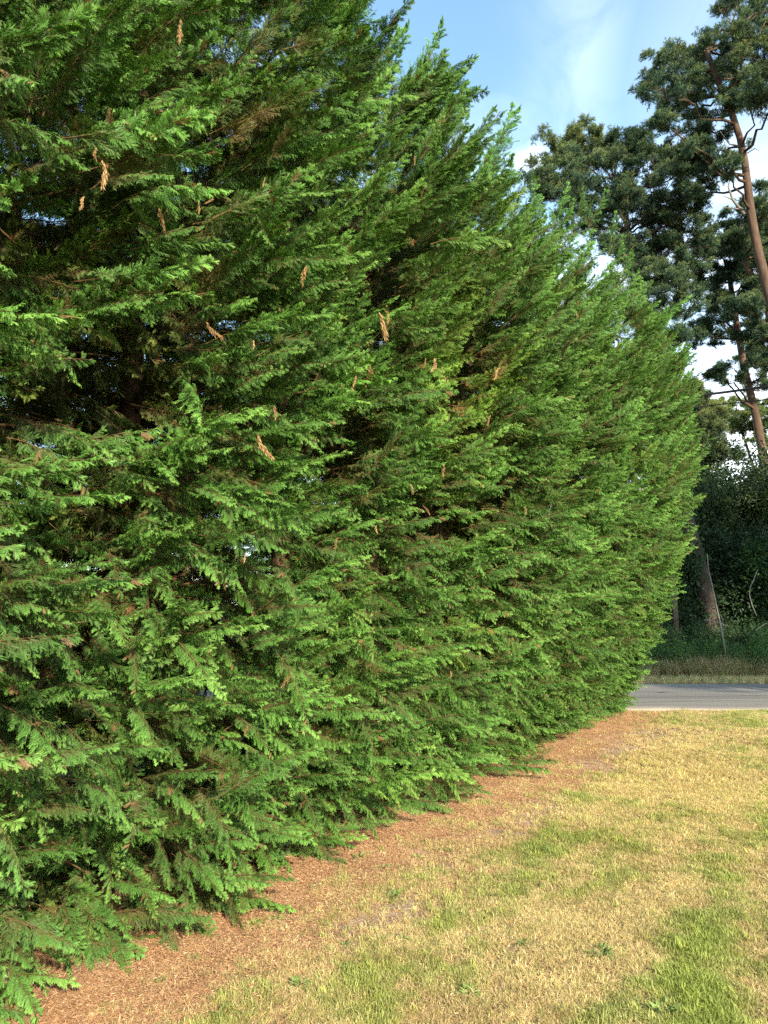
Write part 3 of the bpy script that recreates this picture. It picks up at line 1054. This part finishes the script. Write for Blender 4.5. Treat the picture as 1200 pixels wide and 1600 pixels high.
#@PINES
# ------------------------------------------------------------------ pines and the wood across the road
def puff_mesh(seed, size=0.42):
    """a tuft of needle-clad shoots"""
    rg = np.random.default_rng(seed)
    V, Fc, T = [], [], []
    b = 0
    ns = 13
    th = rg.uniform(0, 2 * math.pi, ns)
    el = rg.uniform(-0.25, 1.3, ns)
    D = np.stack([np.cos(th) * np.cos(el), np.sin(th) * np.cos(el), np.sin(el)], 1)
    r0 = rg.uniform(0.1, 0.5, ns) * size * 0.5
    for i in range(ns):
        m = 26
        t = rg.uniform(0, 1, m)
        P = D[i] * r0[i] + D[i] * (t * size * 0.45)[:, None]
        dd = nrm(D[i] * 0.8 + rg.normal(0, .62, (m, 3)))
        nn = nrm(np.cross(dd, rg.normal(0, 1, (m, 3))))
        v, f, tn = leaflets(P, dd, nn, rg.uniform(.07, .12, m), np.full(m, .015), np.clip(0.25 + 0.5 * t + 0.25 * D[i][2] + rg.normal(0, .1, m), 0, 1))
        V.append(v); Fc.append(f + b); T.append(tn)
        b += len(v)
    return mesh_np('puff', np.concatenate(V), np.concatenate(Fc), [M_NEEDLE], attrs={'tone': np.concatenate(T)})


G_PUFF = scatter_group([source('puff_source', puff_mesh(s)) for s in range(5)])


def lerp_path(P, t):
    P = np.asarray(P, float)
    n = len(P) - 1
    i = min(int(t * n), n - 1)
    f = t * n - i
    return P[i] * (1 - f) + P[i + 1] * f


def pine(label, y, trunk_px, r0, r1, pads, group=None, bare=(), tint=(1, 1, 1), sun_tint=(), dens=1.0, bark_split=5.0, puff=1.0, base=None):
    """trunk_px: pixels the trunk passes, foot first; pads: (px, py, radius px, depth offset) masses of foliage"""
    TP = [np.array(at(px, py, y + (q[0] if q else 0))) for (px, py, *q) in trunk_px]
    foot = TP[0].copy()
    foot[2] = float(ground_z(foot[0:1], foot[1:2])[0]) - 0.15
    root = empty('pine_tree', tuple(foot + np.array([0, 0, 0.15])))
    root['label'] = label
    root['category'] = 'tree'
    if group:
        root['group'] = group
    B = np.array(root.location)
    # smooth trunk
    P = [foot] + TP[1:] if TP[0][2] < 0.3 else [foot] + TP
    P = np.array(P)
    tt = np.linspace(0, 1, 26)
    ln = np.concatenate([[0], np.cumsum(np.linalg.norm(np.diff(P, axis=0), axis=1))])
    ln /= ln[-1]
    pts = np.stack([np.interp(tt, ln, P[:, k]) for k in range(3)], 1)
    for _ in range(2):
        pts[1:-1] = (pts[:-2] + 2 * pts[1:-1] + pts[2:]) / 4
    rad = r0 + (r1 - r0) * tt ** 0.8
    rad[0] *= 1.35
    mb = MB()
    mb.tube(pts - B, rad, k=12)
    me = mb.mesh('trunk', [M_PBARK2, M_PBARK])
    zc = np.array([me.polygons[i].center.z for i in range(len(me.polygons))])
    for i, z in enumerate(zc):
        me.polygons[i].material_index = 1 if z > bark_split else 0
    link('trunk', me, root)
    allpts, ti = [], []
    for k, pad in enumerate(pads):
        px, py, rp = pad[:3]
        dy = pad[3] if len(pad) > 3 else rnd.uniform(-1.8, 1.8)
        c = np.array(at(px, py, y + dy))
        r = rp / FPX * (y + dy) * 1.12
        # limb from the trunk below the pad
        zt = c[2] - 0.35 * np.linalg.norm(c[:2] - np.array([np.interp(c[2], pts[:, 2], pts[:, 0]), np.interp(c[2], pts[:, 2], pts[:, 1])])) - 0.1
        zt = min(max(zt, pts[8, 2]), pts[-1, 2])
        p0 = np.array([np.interp(zt, pts[:, 2], pts[:, 0]), np.interp(zt, pts[:, 2], pts[:, 1]), zt])
        rt = float(np.interp(zt, pts[:, 2], rad))
        d = c - p0
        Ld = np.linalg.norm(d) + 1e-6
        lp = [p0 + d * t + np.array([0, 0, -0.07 * Ld * math.sin(t * math.pi)]) + (rng.normal(0, 0.035 * Ld, 3) if 0 < t < 1 else 0) for t in np.linspace(0, 1, 7)]
        mb = MB()
        mb.tube(np.array(lp) - B, np.linspace(min(rt * 0.5, 0.025 + 0.014 * Ld), 0.014, 7), k=6)
        for q in range(6):
            e = c + nrm(rng.normal(0, 1, 3) * np.array([1, 1, .5])) * r * 0.8
            s0 = lerp_path(lp, rnd.uniform(.6, 1))
            mid = (s0 + e) / 2 + rng.normal(0, .06 * r, 3)
            mb.tube(np.array([s0, mid, e]) - B, [0.014, 0.010, 0.006], k=4, cap=False)
        link('branch', mb.mesh('branch', [M_PBARK]), root)
        n = int(95 * dens * (r / 0.8) ** 1.6 * 0.9 + 14)
        subs = []
        for q in range(20):
            v = nrm(rng.normal(0, 1, 3))
            subs.append((c + v * r * rnd.uniform(.40, 1.5) * np.array([1.15, 1.15, 0.75]), r * rnd.uniform(.15, .36), rnd.uniform(.75, 1.3)))
        for q in range(n):
            sc_, sr_, st_ = subs[rnd.randrange(20)]
            p = sc_ + nrm(rng.normal(0, 1, 3)) * sr_ * rnd.uniform(.2, 1.0) * np.array([1.2, 1.2, .7])
            allpts.append(p - B)
            w = 1.0
            base_t = np.array(tint) * rnd.uniform(.85, 1.15) * st_
            if k in sun_tint:  # sunlit spots of the crown, painted into the tint of these pads
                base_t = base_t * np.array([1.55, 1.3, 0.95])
            ti.append(base_t)
    n = len(allpts)
    eul = np.stack([rng.normal(0, .45, n), rng.normal(0, .45, n), rng.uniform(0, 6.28, n)], 1)
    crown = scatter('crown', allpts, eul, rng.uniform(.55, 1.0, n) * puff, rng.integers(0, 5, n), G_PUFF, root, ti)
    crown['kind'] = 'stuff'
    for (path, r_) in bare:
        mb = MB()
        pp = np.array([np.array(at(a, b, y)) for a, b in path])
        mb.tube(pp - B, np.linspace(r_, r_ * 0.3, len(pp)), k=6)
        link('branch', mb.mesh('branch', [M_GREYWOOD]), root)
    return root


pine('broad pine with a spreading dark crown rising just behind the end of the hedge', 22.5,
     [(1112, 985), (1095, 890), (1050, 720), (1014, 580), (996, 480), (985, 380), (975, 320), (965, 285)], 0.25, 0.08,
     [(885, 235, 33), (918, 222, 32), (955, 232, 34), (868, 275, 30), (900, 272, 34), (940, 270, 38), (985, 240, 34), (1022, 238, 34), (1060, 235, 30), (1000, 290, 40), (960, 320, 34), (1045, 285, 38),
      (1085, 262, 26), (1030, 335, 36), (1068, 330, 34), (1000, 365, 34), (1045, 385, 36), (1078, 372, 26), (960, 380, 30), (1010, 425, 34), (1048, 440, 34), (1000, 490, 30), (1038, 500, 30), (1062, 470, 22),
      (1048, 540, 24), (1028, 560, 20), (855, 300, 18), (925, 330, 34), (895, 318, 28), (850, 275, 16), (1015, 395, 26), (1078, 420, 18)],
     sun_tint=(0, 1, 3), bark_split=8.5, dens=0.85)
pine('tallest pine with a long curving bare trunk, its crown cut off at the top', 20.5,
     [(1300, 905), (1262, 700), (1225, 540), (1196, 440), (1178, 370), (1168, 300), (1165, 240), (1152, 190), (1132, 150), (1112, 115), (1105, 80)], 0.27, 0.07,
     [(1180, 25, 34), (1145, 45, 28), (1170, 75, 38), (1130, 85, 34), (1095, 95, 32), (1060, 92, 30), (1035, 98, 18), (1075, 125, 34), (1040, 138, 26), (1013, 137, 14), (1110, 130, 32), (1150, 120, 28), (1190, 110, 36),
      (1082, 170, 30), (1055, 180, 18), (1040, 192, 12), (1100, 205, 26), (1120, 235, 24), (1085, 235, 26), (1108, 270, 22), (1180, 165, 16), (1215, 60, 40), (1225, 140, 40), (1250, 20, 40), (1215, -20, 40), (1165, -15, 36),
      (1135, 10, 16), (1130, 165, 22), (1095, 300, 16), (1140, 262, 14), (1270, 90, 40)],
     bare=[([(1163, 335), (1145, 312), (1138, 292), (1141, 278)], .05), ([(1145, 312), (1130, 306)], .025), ([(1165, 330), (1146, 325), (1130, 325)], .03), ([(1167, 330), (1150, 320), (1140, 300)], .02),
           ([(1160, 230), (1140, 225), (1125, 205)], .035), ([(1166, 240), (1180, 232), (1186, 236)], .02)],
     sun_tint=(2, 5, 13), bark_split=4.0, dens=0.5)
pine('leaning slim pine whose straight bare trunk stands behind the overhead cables', 27.0,
     [(1215, 880), (1200, 755), (1180, 640), (1165, 590), (1155, 530), (1145, 470), (1138, 420)], 0.25, 0.09,
     [(1095, 395, 24), (1120, 375, 28), (1155, 372, 30), (1190, 365, 28), (1105, 430, 28), (1140, 425, 30), (1178, 420, 30), (1110, 470, 24), (1098, 520, 20), (1122, 515, 24), (1150, 480, 26),
      (1175, 520, 26), (1190, 560, 22), (1130, 582, 16), (1190, 600, 18), (1120, 588, 10), (1205, 470, 34), (1220, 560, 30)], bark_split=3.0, dens=1.15)
pine('forked reddish pine at the edge of the picture, half hidden by the slim one', 24.5,
     [(1290, 890), (1250, 620), (1215, 520), (1185, 455), (1168, 420), (1150, 370)], 0.24, 0.09,
     [(1195, 330, 24), (1210, 380, 34), (1160, 345, 20), (1240, 320, 40), (1230, 440, 30), (1150, 385, 20), (1260, 400, 40), (1185, 395, 22), (1200, 430, 24), (1170, 480, 22), (1195, 520, 24)], bark_split=2.0, dens=1.5)
pine('small distant pine with sparse flat tufts under the cables', 44.0,
     [(1205, 800), (1178, 735), (1168, 700), (1158, 672), (1150, 648)], 0.20, 0.06,
     [(1128, 640, 13), (1110, 640, 10), (1150, 632, 16), (1170, 645, 15), (1195, 640, 15), (1140, 665, 12), (1185, 670, 14), (1160, 662, 10), (1210, 660, 16), (1155, 712, 8), (1142, 708, 6), (1192, 690, 12)],
     bark_split=1.0, tint=(1.9, 1.6, 1.0), dens=1.5)
pine('round-topped brownish pine peeping over the far end of the hedge', 26.0,
     [(1085, 985), (1080, 850), (1072, 720), (1066, 640)], 0.22, 0.08,
     [(1050, 625, 22), (1072, 618, 22), (1090, 632, 20), (1100, 655, 18), (1080, 660, 26), (1098, 690, 20), (1110, 665, 10), (1085, 710, 26), (1108, 720, 16)],
     tint=(1.5, 1.2, 0.9), dens=1.4, sun_tint=(0, 1))


# leafy trees and shrubs of the shaded wood
def leafclump_mesh(seed, n=130, R_=0.38):
    rg = np.random.default_rng(seed)
    v = nrm(rg.normal(0, 1, (n, 3)))
    P = v * (R_ * 1.15 * rg.uniform(.15, 1, n) ** 0.6)[:, None]
    D = nrm(v + rg.normal(0, .7, (n, 3)) + np.array([0, 0, -.25]))
    Nn = nrm(np.cross(D, rg.normal(0, 1, (n, 3))))
    a, f, t = leaflets(P, D, Nn, rg.uniform(.07, .13, n), rg.uniform(.045, .075, n), np.clip(rg.normal(.5, .2, n), 0, 1))
    return mesh_np('leafclump', a, f, [M_BROAD], attrs={'tone': t})


G_LEAF = scatter_group([source('leafclump_source', leafclump_mesh(s)) for s in range(4)])


def broad_tree(label, cx_, cy_, h, w, name='broadleaf_tree', n=260, tint=(1, 1, 1), low=0.15, cat='tree', group=None):
    gz = float(ground_z(np.array([cx_]), np.array([cy_]))[0])
    root = empty(name, (cx_, cy_, gz))
    root['label'] = label
    root['category'] = cat
    if group:
        root['group'] = group
    mb = MB()
    pts = np.stack([np.cumsum(rng.normal(0, .06, 7)), np.cumsum(rng.normal(0, .06, 7)), np.linspace(-.1, h * .8, 7)], 1)
    mb.tube(pts, np.linspace(0.03 + h * .012, .02, 7), k=7)
    for q in range(9):
        a = rnd.uniform(0, 6.28)
        p0 = lerp_path(pts, rnd.uniform(.2, .95))
        e = p0 + np.array([math.cos(a), math.sin(a), .6]) * w * rnd.uniform(.4, .8)
        mb.tube([p0, (p0 + e) / 2 + rng.normal(0, .05, 3), e], [.03, .02, .008], k=5, cap=False)
    link('trunk', mb.mesh('trunk', [M_BROWNWOOD]), root)
    lob = [(np.array([rnd.gauss(0, w * .35), rnd.gauss(0, w * .35), h * rnd.uniform(low + .12, .9)]), w * rnd.uniform(.4, .65)) for _ in range(9)]
    pts = []
    for q in range(n):
        c, r = rnd.choice(lob)
        p = c + nrm(rng.normal(0, 1, 3)) * r * rnd.uniform(.4, 1.3) * np.array([1, 1, .8])
        p[2] = max(p[2], h * low + .1)
        p[2] = min(p[2], h)
        pts.append(p)
    m = len(pts)
    tt = np.array(tint)[None, :] * rng.uniform(.75, 1.3, (m, 1))
    cr = scatter('crown', pts, rng.uniform(0, 6.28, (m, 3)), rng.uniform(.8, 1.4, m), rng.integers(0, 4, m), G_LEAF, root, tt)
    cr['kind'] = 'stuff'
    return root


broad_tree('dark leafy tree in deep shade just right of the hedge end', 10.6, 25.5, 6.4, 2.2, n=250)
broad_tree('dark rounded tree below the gap of white sky', 12.6, 27.5, 5.8, 2.4, n=250)
broad_tree('mid green leafy tree at the right edge of the dark wood', 13.9, 26.5, 6.2, 2.3, n=260, tint=(1.2, 1.15, 1))
broad_tree('slender leafy tree with a greyish crown beside the round-topped pine', 13.2, 31.0, 8.2, 1.9, n=300, tint=(1.5, 1.3, 1.1))
broad_tree('low bushy tree filling the dark wood floor behind the leaning pale stem', 11.6, 24.2, 3.4, 1.7, n=220, tint=(.7, .8, .8), low=.3)  # lowered tint paints the wood's deep shade into the leaves
broad_tree('low shrub with brighter leaves at the right of the wood edge', 12.9, 23.4, 3.2, 1.5, n=260, tint=(1.2, 1.3, .9), name='shrub', cat='shrub', low=.25)
broad_tree('shrub with glossy dark leaves tight behind the hedge tips', 8.9, 23.2, 3.0, 1.5, n=240, name='shrub', cat='shrub', low=.1)

# the rest of the wood, one mass
pts, tint_ = [], []
for k in range(4200):
    x = rnd.uniform(5.0, 42)
    yb = 27 + 0.05 * abs(x - 12) + rnd.uniform(0, 6) ** 1.0
    top = 4.3 + 1.1 * math.sin(x * .9 + .6) + 0.9 * math.sin(x * 2.3 + 1) + rnd.uniform(-.6, .8)
    z = rnd.uniform(0.2, 1) ** 0.8 * top
    pts.append((x, yb, z))
    tint_.append(np.array([.8, .85, .8]) * rnd.uniform(.6, 1.2))
pts = np.array(pts)
m = len(pts)
o = scatter('woodland', pts, rng.uniform(0, 6.28, (m, 3)), rng.uniform(1.1, 2.0, m), rng.integers(0, 4, m), G_LEAF, None, tint_)
tag(o, 'dark mass of woodland closing the view across the road', None, None, 'stuff')

# trees on the lawn's other side, off to the right and behind: their shade falls on the wood
for i, (x, y, h, w) in enumerate(((16.4, 1.0, 18.5, 2.8), (19.8, 3.5, 19, 3.0), (23.5, 6.0, 18.5, 3.4), (15.0, -3.0, 18, 2.3))):
    broad_tree('tall leafy tree standing on the lawn beyond the right side of the view', x, y, h, w, n=900, group='tall trees right of the lawn', low=.12)

# pale leaning stem, thin trunk, curved vine, twiggy debris
def stick(name, label, cat, pix, y, r0, r1, mat, k=6):
    P = np.array([np.array(at(a, b, y + (q[0] if q else 0))) for a, b, *q in pix])
    B = P[0].copy()
    if name not in ('fallen_branch', 'vine'):
        B[2] = float(ground_z(P[0:1, 0], P[0:1, 1])[0])
        P[0, 2] = B[2] - 0.05
    mb = MB()
    mb.tube(P - B, np.linspace(r0, r1, len(P)), k=k)
    o = link(name, mb.mesh(name, [mat]), None, tuple(B))
    return tag(o, label, cat)


stick('dead_sapling', 'thin pale bare stem leaning left at the edge of the wood', 'dead sapling', [(1136, 1018), (1128, 985), (1119, 945), (1113, 915), (1107, 890), (1105, 865)], 19.6, .024, .008, M_GREYWOOD)
stick('slim_trunk', 'slim grey-brown trunk in the shade close to the hedge tips', 'tree trunk', [(1057, 992), (1055, 950), (1052, 915), (1050, 850), (1046, 780)], 21.5, .085, .05, M_BROWNWOOD)
stick('vine', 'thin vine curving down in the dark wood', 'vine', [(1182, 962), (1175, 945), (1171, 930), (1172, 918), (1178, 905), (1184, 890)], 20.5, .012, .008, M_GREYWOOD)
for i, (pix, yy) in enumerate((([(1100, 968), (1120, 972), (1142, 980)], 20.6), ([(1112, 985), (1108, 968), (1116, 955)], 20.8), ([(1120, 990), (1130, 970), (1126, 960)], 20.4), ([(1180, 985), (1195, 975), (1215, 968)], 20.3))):
    stick('fallen_branch', ['fallen bare branch lying level at the foot of the broad pine', 'short forked dead twig standing against the foot of the broad pine', 'bare crooked twig beside the pale leaning stem', 'reddish fallen branch at the right of the wood edge'][i],
          'fallen branch', pix, yy, .014, .005, M_GREYWOOD)

# tall dry grass and green cover on the far bank
def tuft_mesh(name, seed, n, h, lean, w, mat, curl=0.5):
    rg = np.random.default_rng(seed)
    V, Fc, T = [], [], []
    th = rg.uniform(0, 6.28, n)
    b = np.stack([rg.normal(0, h * .22, n), rg.normal(0, h * .22, n), np.zeros(n)], 1)
    hh = h * rg.uniform(.45, 1.15, n)
    ln_ = lean * rg.uniform(.2, 1.4, n)
    d = np.stack([np.cos(th), np.sin(th), np.zeros(n)], 1)
    sd = np.stack([-np.sin(th), np.cos(th), np.zeros(n)], 1)
    p1 = b + d * (hh * ln_ * .35)[:, None] + np.array([0, 0, 1]) * (hh * .6)[:, None]
    p2 = b + d * (hh * ln_)[:, None] + np.array([0, 0, 1]) * (hh * np.clip(1 - curl * ln_ * .6, .3, 1))[:, None]
    ww = (w * rg.uniform(.7, 1.3, n))[:, None]
    v = np.stack([b - sd * ww, b + sd * ww, p1 + sd * ww * .8, p1 - sd * ww * .8, p2], 1).reshape(-1, 3)
    i = np.arange(n)[:, None] * 5
    f = np.concatenate([i + [0, 1, 2], i + [0, 2, 3], i + [3, 2, 4]])
    t = np.repeat(rg.uniform(.2, .9, n), 5)
    return mesh_np(name, v, f, [mat], attrs={'tone': t})


G_TALL = scatter_group([source('tall_grass_source', tuft_mesh('tall_grass', 60 + s, 40, 0.36, 1.1, .0035, M_GRASS)) for s in range(4)])
G_IVY = G_LEAF
pts, tn = [], []
for k in range(6500):
    x = rnd.uniform(2.5, 26) if rnd.random() < .35 else rnd.uniform(5.5, 14)
    y = rnd.uniform(ROAD_Y1 + 0.15, 21.5)
    a = (y - ROAD_Y1) / 5
    if rnd.random() > 0.25 + 0.9 * math.exp(-((y - 19.7) / 1.0) ** 2) + .5 * (y < 18):
        continue
    pts.append((x, y, 0, 0.35 if y < 18.2 else rnd.uniform(.7, 1.3)))
    q = rnd.random()
    tn.append((np.array([.50, .38, .22]) * (1 - q) + np.array([.20, .22, .09]) * q) * rnd.uniform(.6, 1.15) * (1.6 if y < 18.2 else 1.05))
pts = np.array(pts)
pts[:, 2] = ground_z(pts[:, 0], pts[:, 1]) - .02
m = len(pts)
o = scatter('verge_grass', pts[:, :3], np.stack([rng.normal(0, .12, m), rng.normal(0, .12, m), rng.uniform(0, 6.28, m)], 1), pts[:, 3] * rng.uniform(.7, 1.3, m), rng.integers(0, 4, m), G_TALL, None, tn)
tag(o, 'dry straw coloured grass on the bank across the road', None, None, 'stuff')
pts = []
for k in range(5200):
    x, y = rnd.uniform(4, 24), rnd.uniform(18.9, 25)
    if fbm(np.array([x]), np.array([y]), .8, 41)[0] < -0.1 and y < 20.2:
        continue
    z = float(ground_z(np.array([x]), np.array([y]))[0]) + abs(rnd.gauss(0, .22 + .07 * (y - 19)))
    pts.append((x, y, z))
m = len(pts)
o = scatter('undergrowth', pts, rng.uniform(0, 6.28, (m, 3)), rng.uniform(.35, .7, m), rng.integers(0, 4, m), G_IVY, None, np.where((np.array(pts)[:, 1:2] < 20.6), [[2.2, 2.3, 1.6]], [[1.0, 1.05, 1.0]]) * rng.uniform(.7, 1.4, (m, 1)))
tag(o, 'low green bramble and ivy on the wood floor', None, None, 'stuff')

# overhead cables
M_CABLE = bark_mat('cable_black', (.02, .02, .02), (.03, .03, .03), (.05, .05, .05), bump=.05)
for lab, pa, pb, y0, r_ in (('thick black overhead cable crossing in front of the pines', (1045, 624), (1200, 604), 17.2, .032),
                            ('thin lower overhead wire just under the thick cable', (1045, 640), (1200, 624), 17.8, .013)):
    A, Bp = np.array(at(pa[0], pa[1], y0)), np.array(at(pb[0], pb[1], y0))
    d = (Bp - A) / (Bp - A)[0]
    P = []
    for x in np.linspace(-45, 50, 60):
        p = A + d * 0.0
        t = x - A[0]
        p = np.array([x, y0, A[2] + d[2] * t + 0.0012 * t * (t - (Bp[0] - A[0]))])
        P.append(p)
    mb = MB()
    mb.tube(np.array(P), r_, k=6)
    tag(link('overhead_cable', mb.mesh('overhead_cable', [M_CABLE])), lab, 'cable')

# ------------------------------------------------------------------ lawn
G_LAWN = scatter_group([source('tuft_source', tuft_mesh('tuft', 80 + s, 16, (.030, .034, .026, .036, .046, .033)[s], (1.0, 1.3, 1.6, .8, .7, .9)[s], .0013, M_GRASS, curl=.7)) for s in range(6)])


def lawn_scatter(n, x0, x1, y0, y1, keep, scale=1.0):
    x = rng.uniform(x0, x1, n)
    y = rng.uniform(y0, y1, n)
    k = keep(x, y)
    return x[k], y[k]


def grass_keep(x, y):
    o = ho(x, y)
    li = litterness(x, y)
    so = soilness(x, y)
    p = (1 - 0.93 * li * (1 - 1.3 * np.clip(fbm(x, y, 5.0, 61) - .15, 0, 1))) * (1 - 0.85 * np.clip(so, 0, 1)) * (0.32 + 0.68 * np.clip(0.5 + 1.2 * fbm(x, y, 6.0, 51) + greenness(x, y), 0, 1))
    return (rng.random(len(x)) < p) & (o > 0.1) & (y < ROAD_Y0 + 0.05 + 0.14 * fbm(x, y * 0, 3.0, 5))


xs, ys, sc_ = [], [], []
for (n, x0, x1, y0, y1, k) in ((120000, -1.8, 2.9, 2.3, 4.6, 1.0), (110000, -0.5, 4.2, 4.6, 7.2, 1.15), (90000, 1.0, 7.2, 7.2, 12.4, 1.4), (16000, 2.9, 9, 1.5, 7.2, 1.5), (14000, -3, 3, 0.3, 2.3, 1.5)):
    a, b = lawn_scatter(n, x0, x1, y0, y1, grass_keep)
    xs.append(a)
    ys.append(b)
    sc_.append(np.full(len(a), k))
xs, ys, sc_ = np.concatenate(xs), np.concatenate(ys), np.concatenate(sc_)
m = len(xs)
g = greenness(xs, ys)
isg = rng.random(m) < np.clip((g - .12) * 0.95, 0.10, .72)
idx = np.where(isg, rng.integers(3, 6, m), rng.integers(0, 3, m))
col = lawn_colour(xs, ys, blade=True)
k2 = rng.random((m, 1))
gcol = np.array([.36, .43, .09]) * k2 + np.array([.17, .25, .06]) * (1 - k2)
dcol = np.array([.72, .63, .33]) * k2 + np.array([.45, .35, .16]) * (1 - k2)
own_c = np.where(isg[:, None], gcol, dcol)
col = col * 0.45 + own_c * 0.55
col *= rng.uniform(.75, 1.25, (m, 1))
o = scatter('grass', np.stack([xs, ys, ground_z(xs, ys) - .004], 1), np.stack([rng.normal(0, .2, m), rng.normal(0, .2, m), rng.uniform(0, 6.28, m)], 1), sc_ * rng.uniform(.6, 1.3, m) * np.where(isg, .75 + .5 * g, .9), idx, G_LAWN, None, col)
tag(o, 'short sun-dried lawn, straw yellow with fresher green patches', None, None, 'stuff')

# needle litter under the hedge
def litter_mesh(seed, n=26, long=1.0):
    rg = np.random.default_rng(seed)
    P = np.stack([rg.normal(0, .035, n), rg.normal(0, .035, n), rg.uniform(.0, .012, n)], 1)
    th = rg.uniform(0, 6.28, n)
    D = nrm(np.stack([np.cos(th), np.sin(th), rg.normal(.08, .2, n)], 1))
    Nn = nrm(np.stack([rg.normal(0, .4, n), rg.normal(0, .4, n), np.ones(n)], 1))
    v, f, t = leaflets(P, D, Nn, rg.uniform(.006, .024, n) * long, rg.uniform(.0010, .0032, n), np.clip(rg.normal(.5, .28, n), 0, 1))
    return mesh_np('litter', v, f, [M_LITTER], attrs={'tone': t})


G_LIT = scatter_group([source('litter_source', litter_mesh(s)) for s in range(5)] + [source('litter_source', litter_mesh(9 + s, 6, 3.6)) for s in range(3)])
n = 190000
s_ = rng.uniform(-4, 11.4, n)
o_ = rng.uniform(-1.6, 1.9, n)
x, y = hxy(s_, o_)
p = litterness(x, y) * (1 - .75 * soilness(x, y)) + .06
kk = (rng.random(n) < p) & (y < ROAD_Y0)
x, y = x[kk], y[kk]
m = len(x)
o = scatter('needle_litter', np.stack([x, y, ground_z(x, y)], 1), np.stack([rng.normal(0, .15, m), rng.normal(0, .15, m), rng.uniform(0, 6.28, m)], 1), rng.uniform(.6, 1.3, m), np.where(rng.random(m) < .05, rng.integers(5, 8, m), rng.integers(0, 5, m)), G_LIT)
tag(o, 'orange-brown fallen needle litter along the foot of the hedge', None, None, 'stuff')

# weeds and clods
def weed_mesh(seed, n, L):
    rg = np.random.default_rng(seed)
    th = rg.uniform(0, 6.28, n)
    el = rg.uniform(.15, 1.1, n)
    D = np.stack([np.cos(th) * np.cos(el), np.sin(th) * np.cos(el), np.sin(el)], 1)
    st_ = D * (L * rg.uniform(.3, 1, n))[:, None]
    D2 = nrm(D + np.array([0, 0, -.5]))
    Nn = nrm(np.array([[0, 0, 1.0]]) - D2 * D2[:, 2:3])
    v, f, t = leaflets(st_, D2, Nn, L * rg.uniform(.5, .9, n), L * rg.uniform(.3, .5, n), np.clip(rg.normal(.5, .25, n), 0, 1))
    v2, f2, t2 = strips(np.zeros((n, 3)), st_, np.full(n, .0012), np.full(n, .4))
    return mesh_np('weed', np.concatenate([v, v2]), np.concatenate([f, f2 + len(v)]), [M_WEED], attrs={'tone': np.concatenate([t, t2])})


WE = [weed_mesh(s, 20 + 5 * s, .030 + .004 * s) for s in range(4)]
WPOS = [(395, 1448, 1.3, 'leafy green weed tucked under the hedge edge where the branches touch the ground'), (430, 1438, 1.0, None), (560, 1345, 1.1, 'small weed between hedge foot and the pale bare soil'), (615, 1402, 1.0, None),
        (300, 1500, 1.0, None), (700, 1330, .9, None), (655, 1345, .9, None), (470, 1545, 1.0, None), (540, 1480, .8, None), (600, 1360, 1, None), (865, 1300, .9, None), (780, 1290, .8, None), (630, 1470, 1.0, None),
        (940, 1500, 1.5, 'darker clover-like weed clump in the dry lawn left of the green strip'), (1040, 1590, 1.5, 'broad-leaved weed at the bottom edge of the lawn'), (735, 1560, 1, None), (250, 1540, 1, None), (820, 1480, 1, None)]
for i, (px, py, k, lab) in enumerate(WPOS):
    p = at_ground(px, py)
    p.z = float(ground_z(np.array([p.x]), np.array([p.y]))[0])
    o = link('weed', WE[i % 4], None, p)
    o.rotation_euler = (0, 0, rnd.uniform(0, 6))
    o.scale = (k, k, k)
    tag(o, lab or 'small green weed growing out of the dry ground', 'weed', None if lab else 'small weeds scattered over the dry ground')


def clod_mesh(seed):
    import bmesh
    bm = bmesh.new()
    bmesh.ops.create_icosphere(bm, subdivisions=2, radius=1)
    for v in bm.verts:
        n_ = mnoise.noise(v.co * 1.6 + Vector((seed * 7.1, 0, 0)))
        v.co *= 1 + .45 * n_
        v.co.z *= .6
    me = bpy.data.meshes.new('clod')
    bm.to_mesh(me)
    bm.free()
    me.materials.append(M_SOIL)
    return me


M_SOIL = bark_mat('dry_soil', (.14, .10, .075), (.24, .18, .13), (.34, .27, .20), scale=8, zstr=1)
CL = [source('clod_source', clod_mesh(s)) for s in range(4)]
G_CLOD = scatter_group(CL)
n = 9000
x = rng.uniform(-1.5, 8, n)
y = rng.uniform(2.5, 12.2, n)
so = soilness(x, y)
kk = (rng.random(n) < np.clip(so - .15, 0, 1)) & (ho(x, y) > .1)
x, y = x[kk], y[kk]
m = len(x)
o = scatter('soil_crumbs', np.stack([x, y, ground_z(x, y)], 1), rng.uniform(0, 6.28, (m, 3)) * np.array([.1, .1, 1]), rng.uniform(.003, .014, m) * (1 + (y > 10) * .8), rng.integers(0, 4, m), G_CLOD)
tag(o, 'crumbs of pale dry soil on the bare patches', None, None, 'stuff')
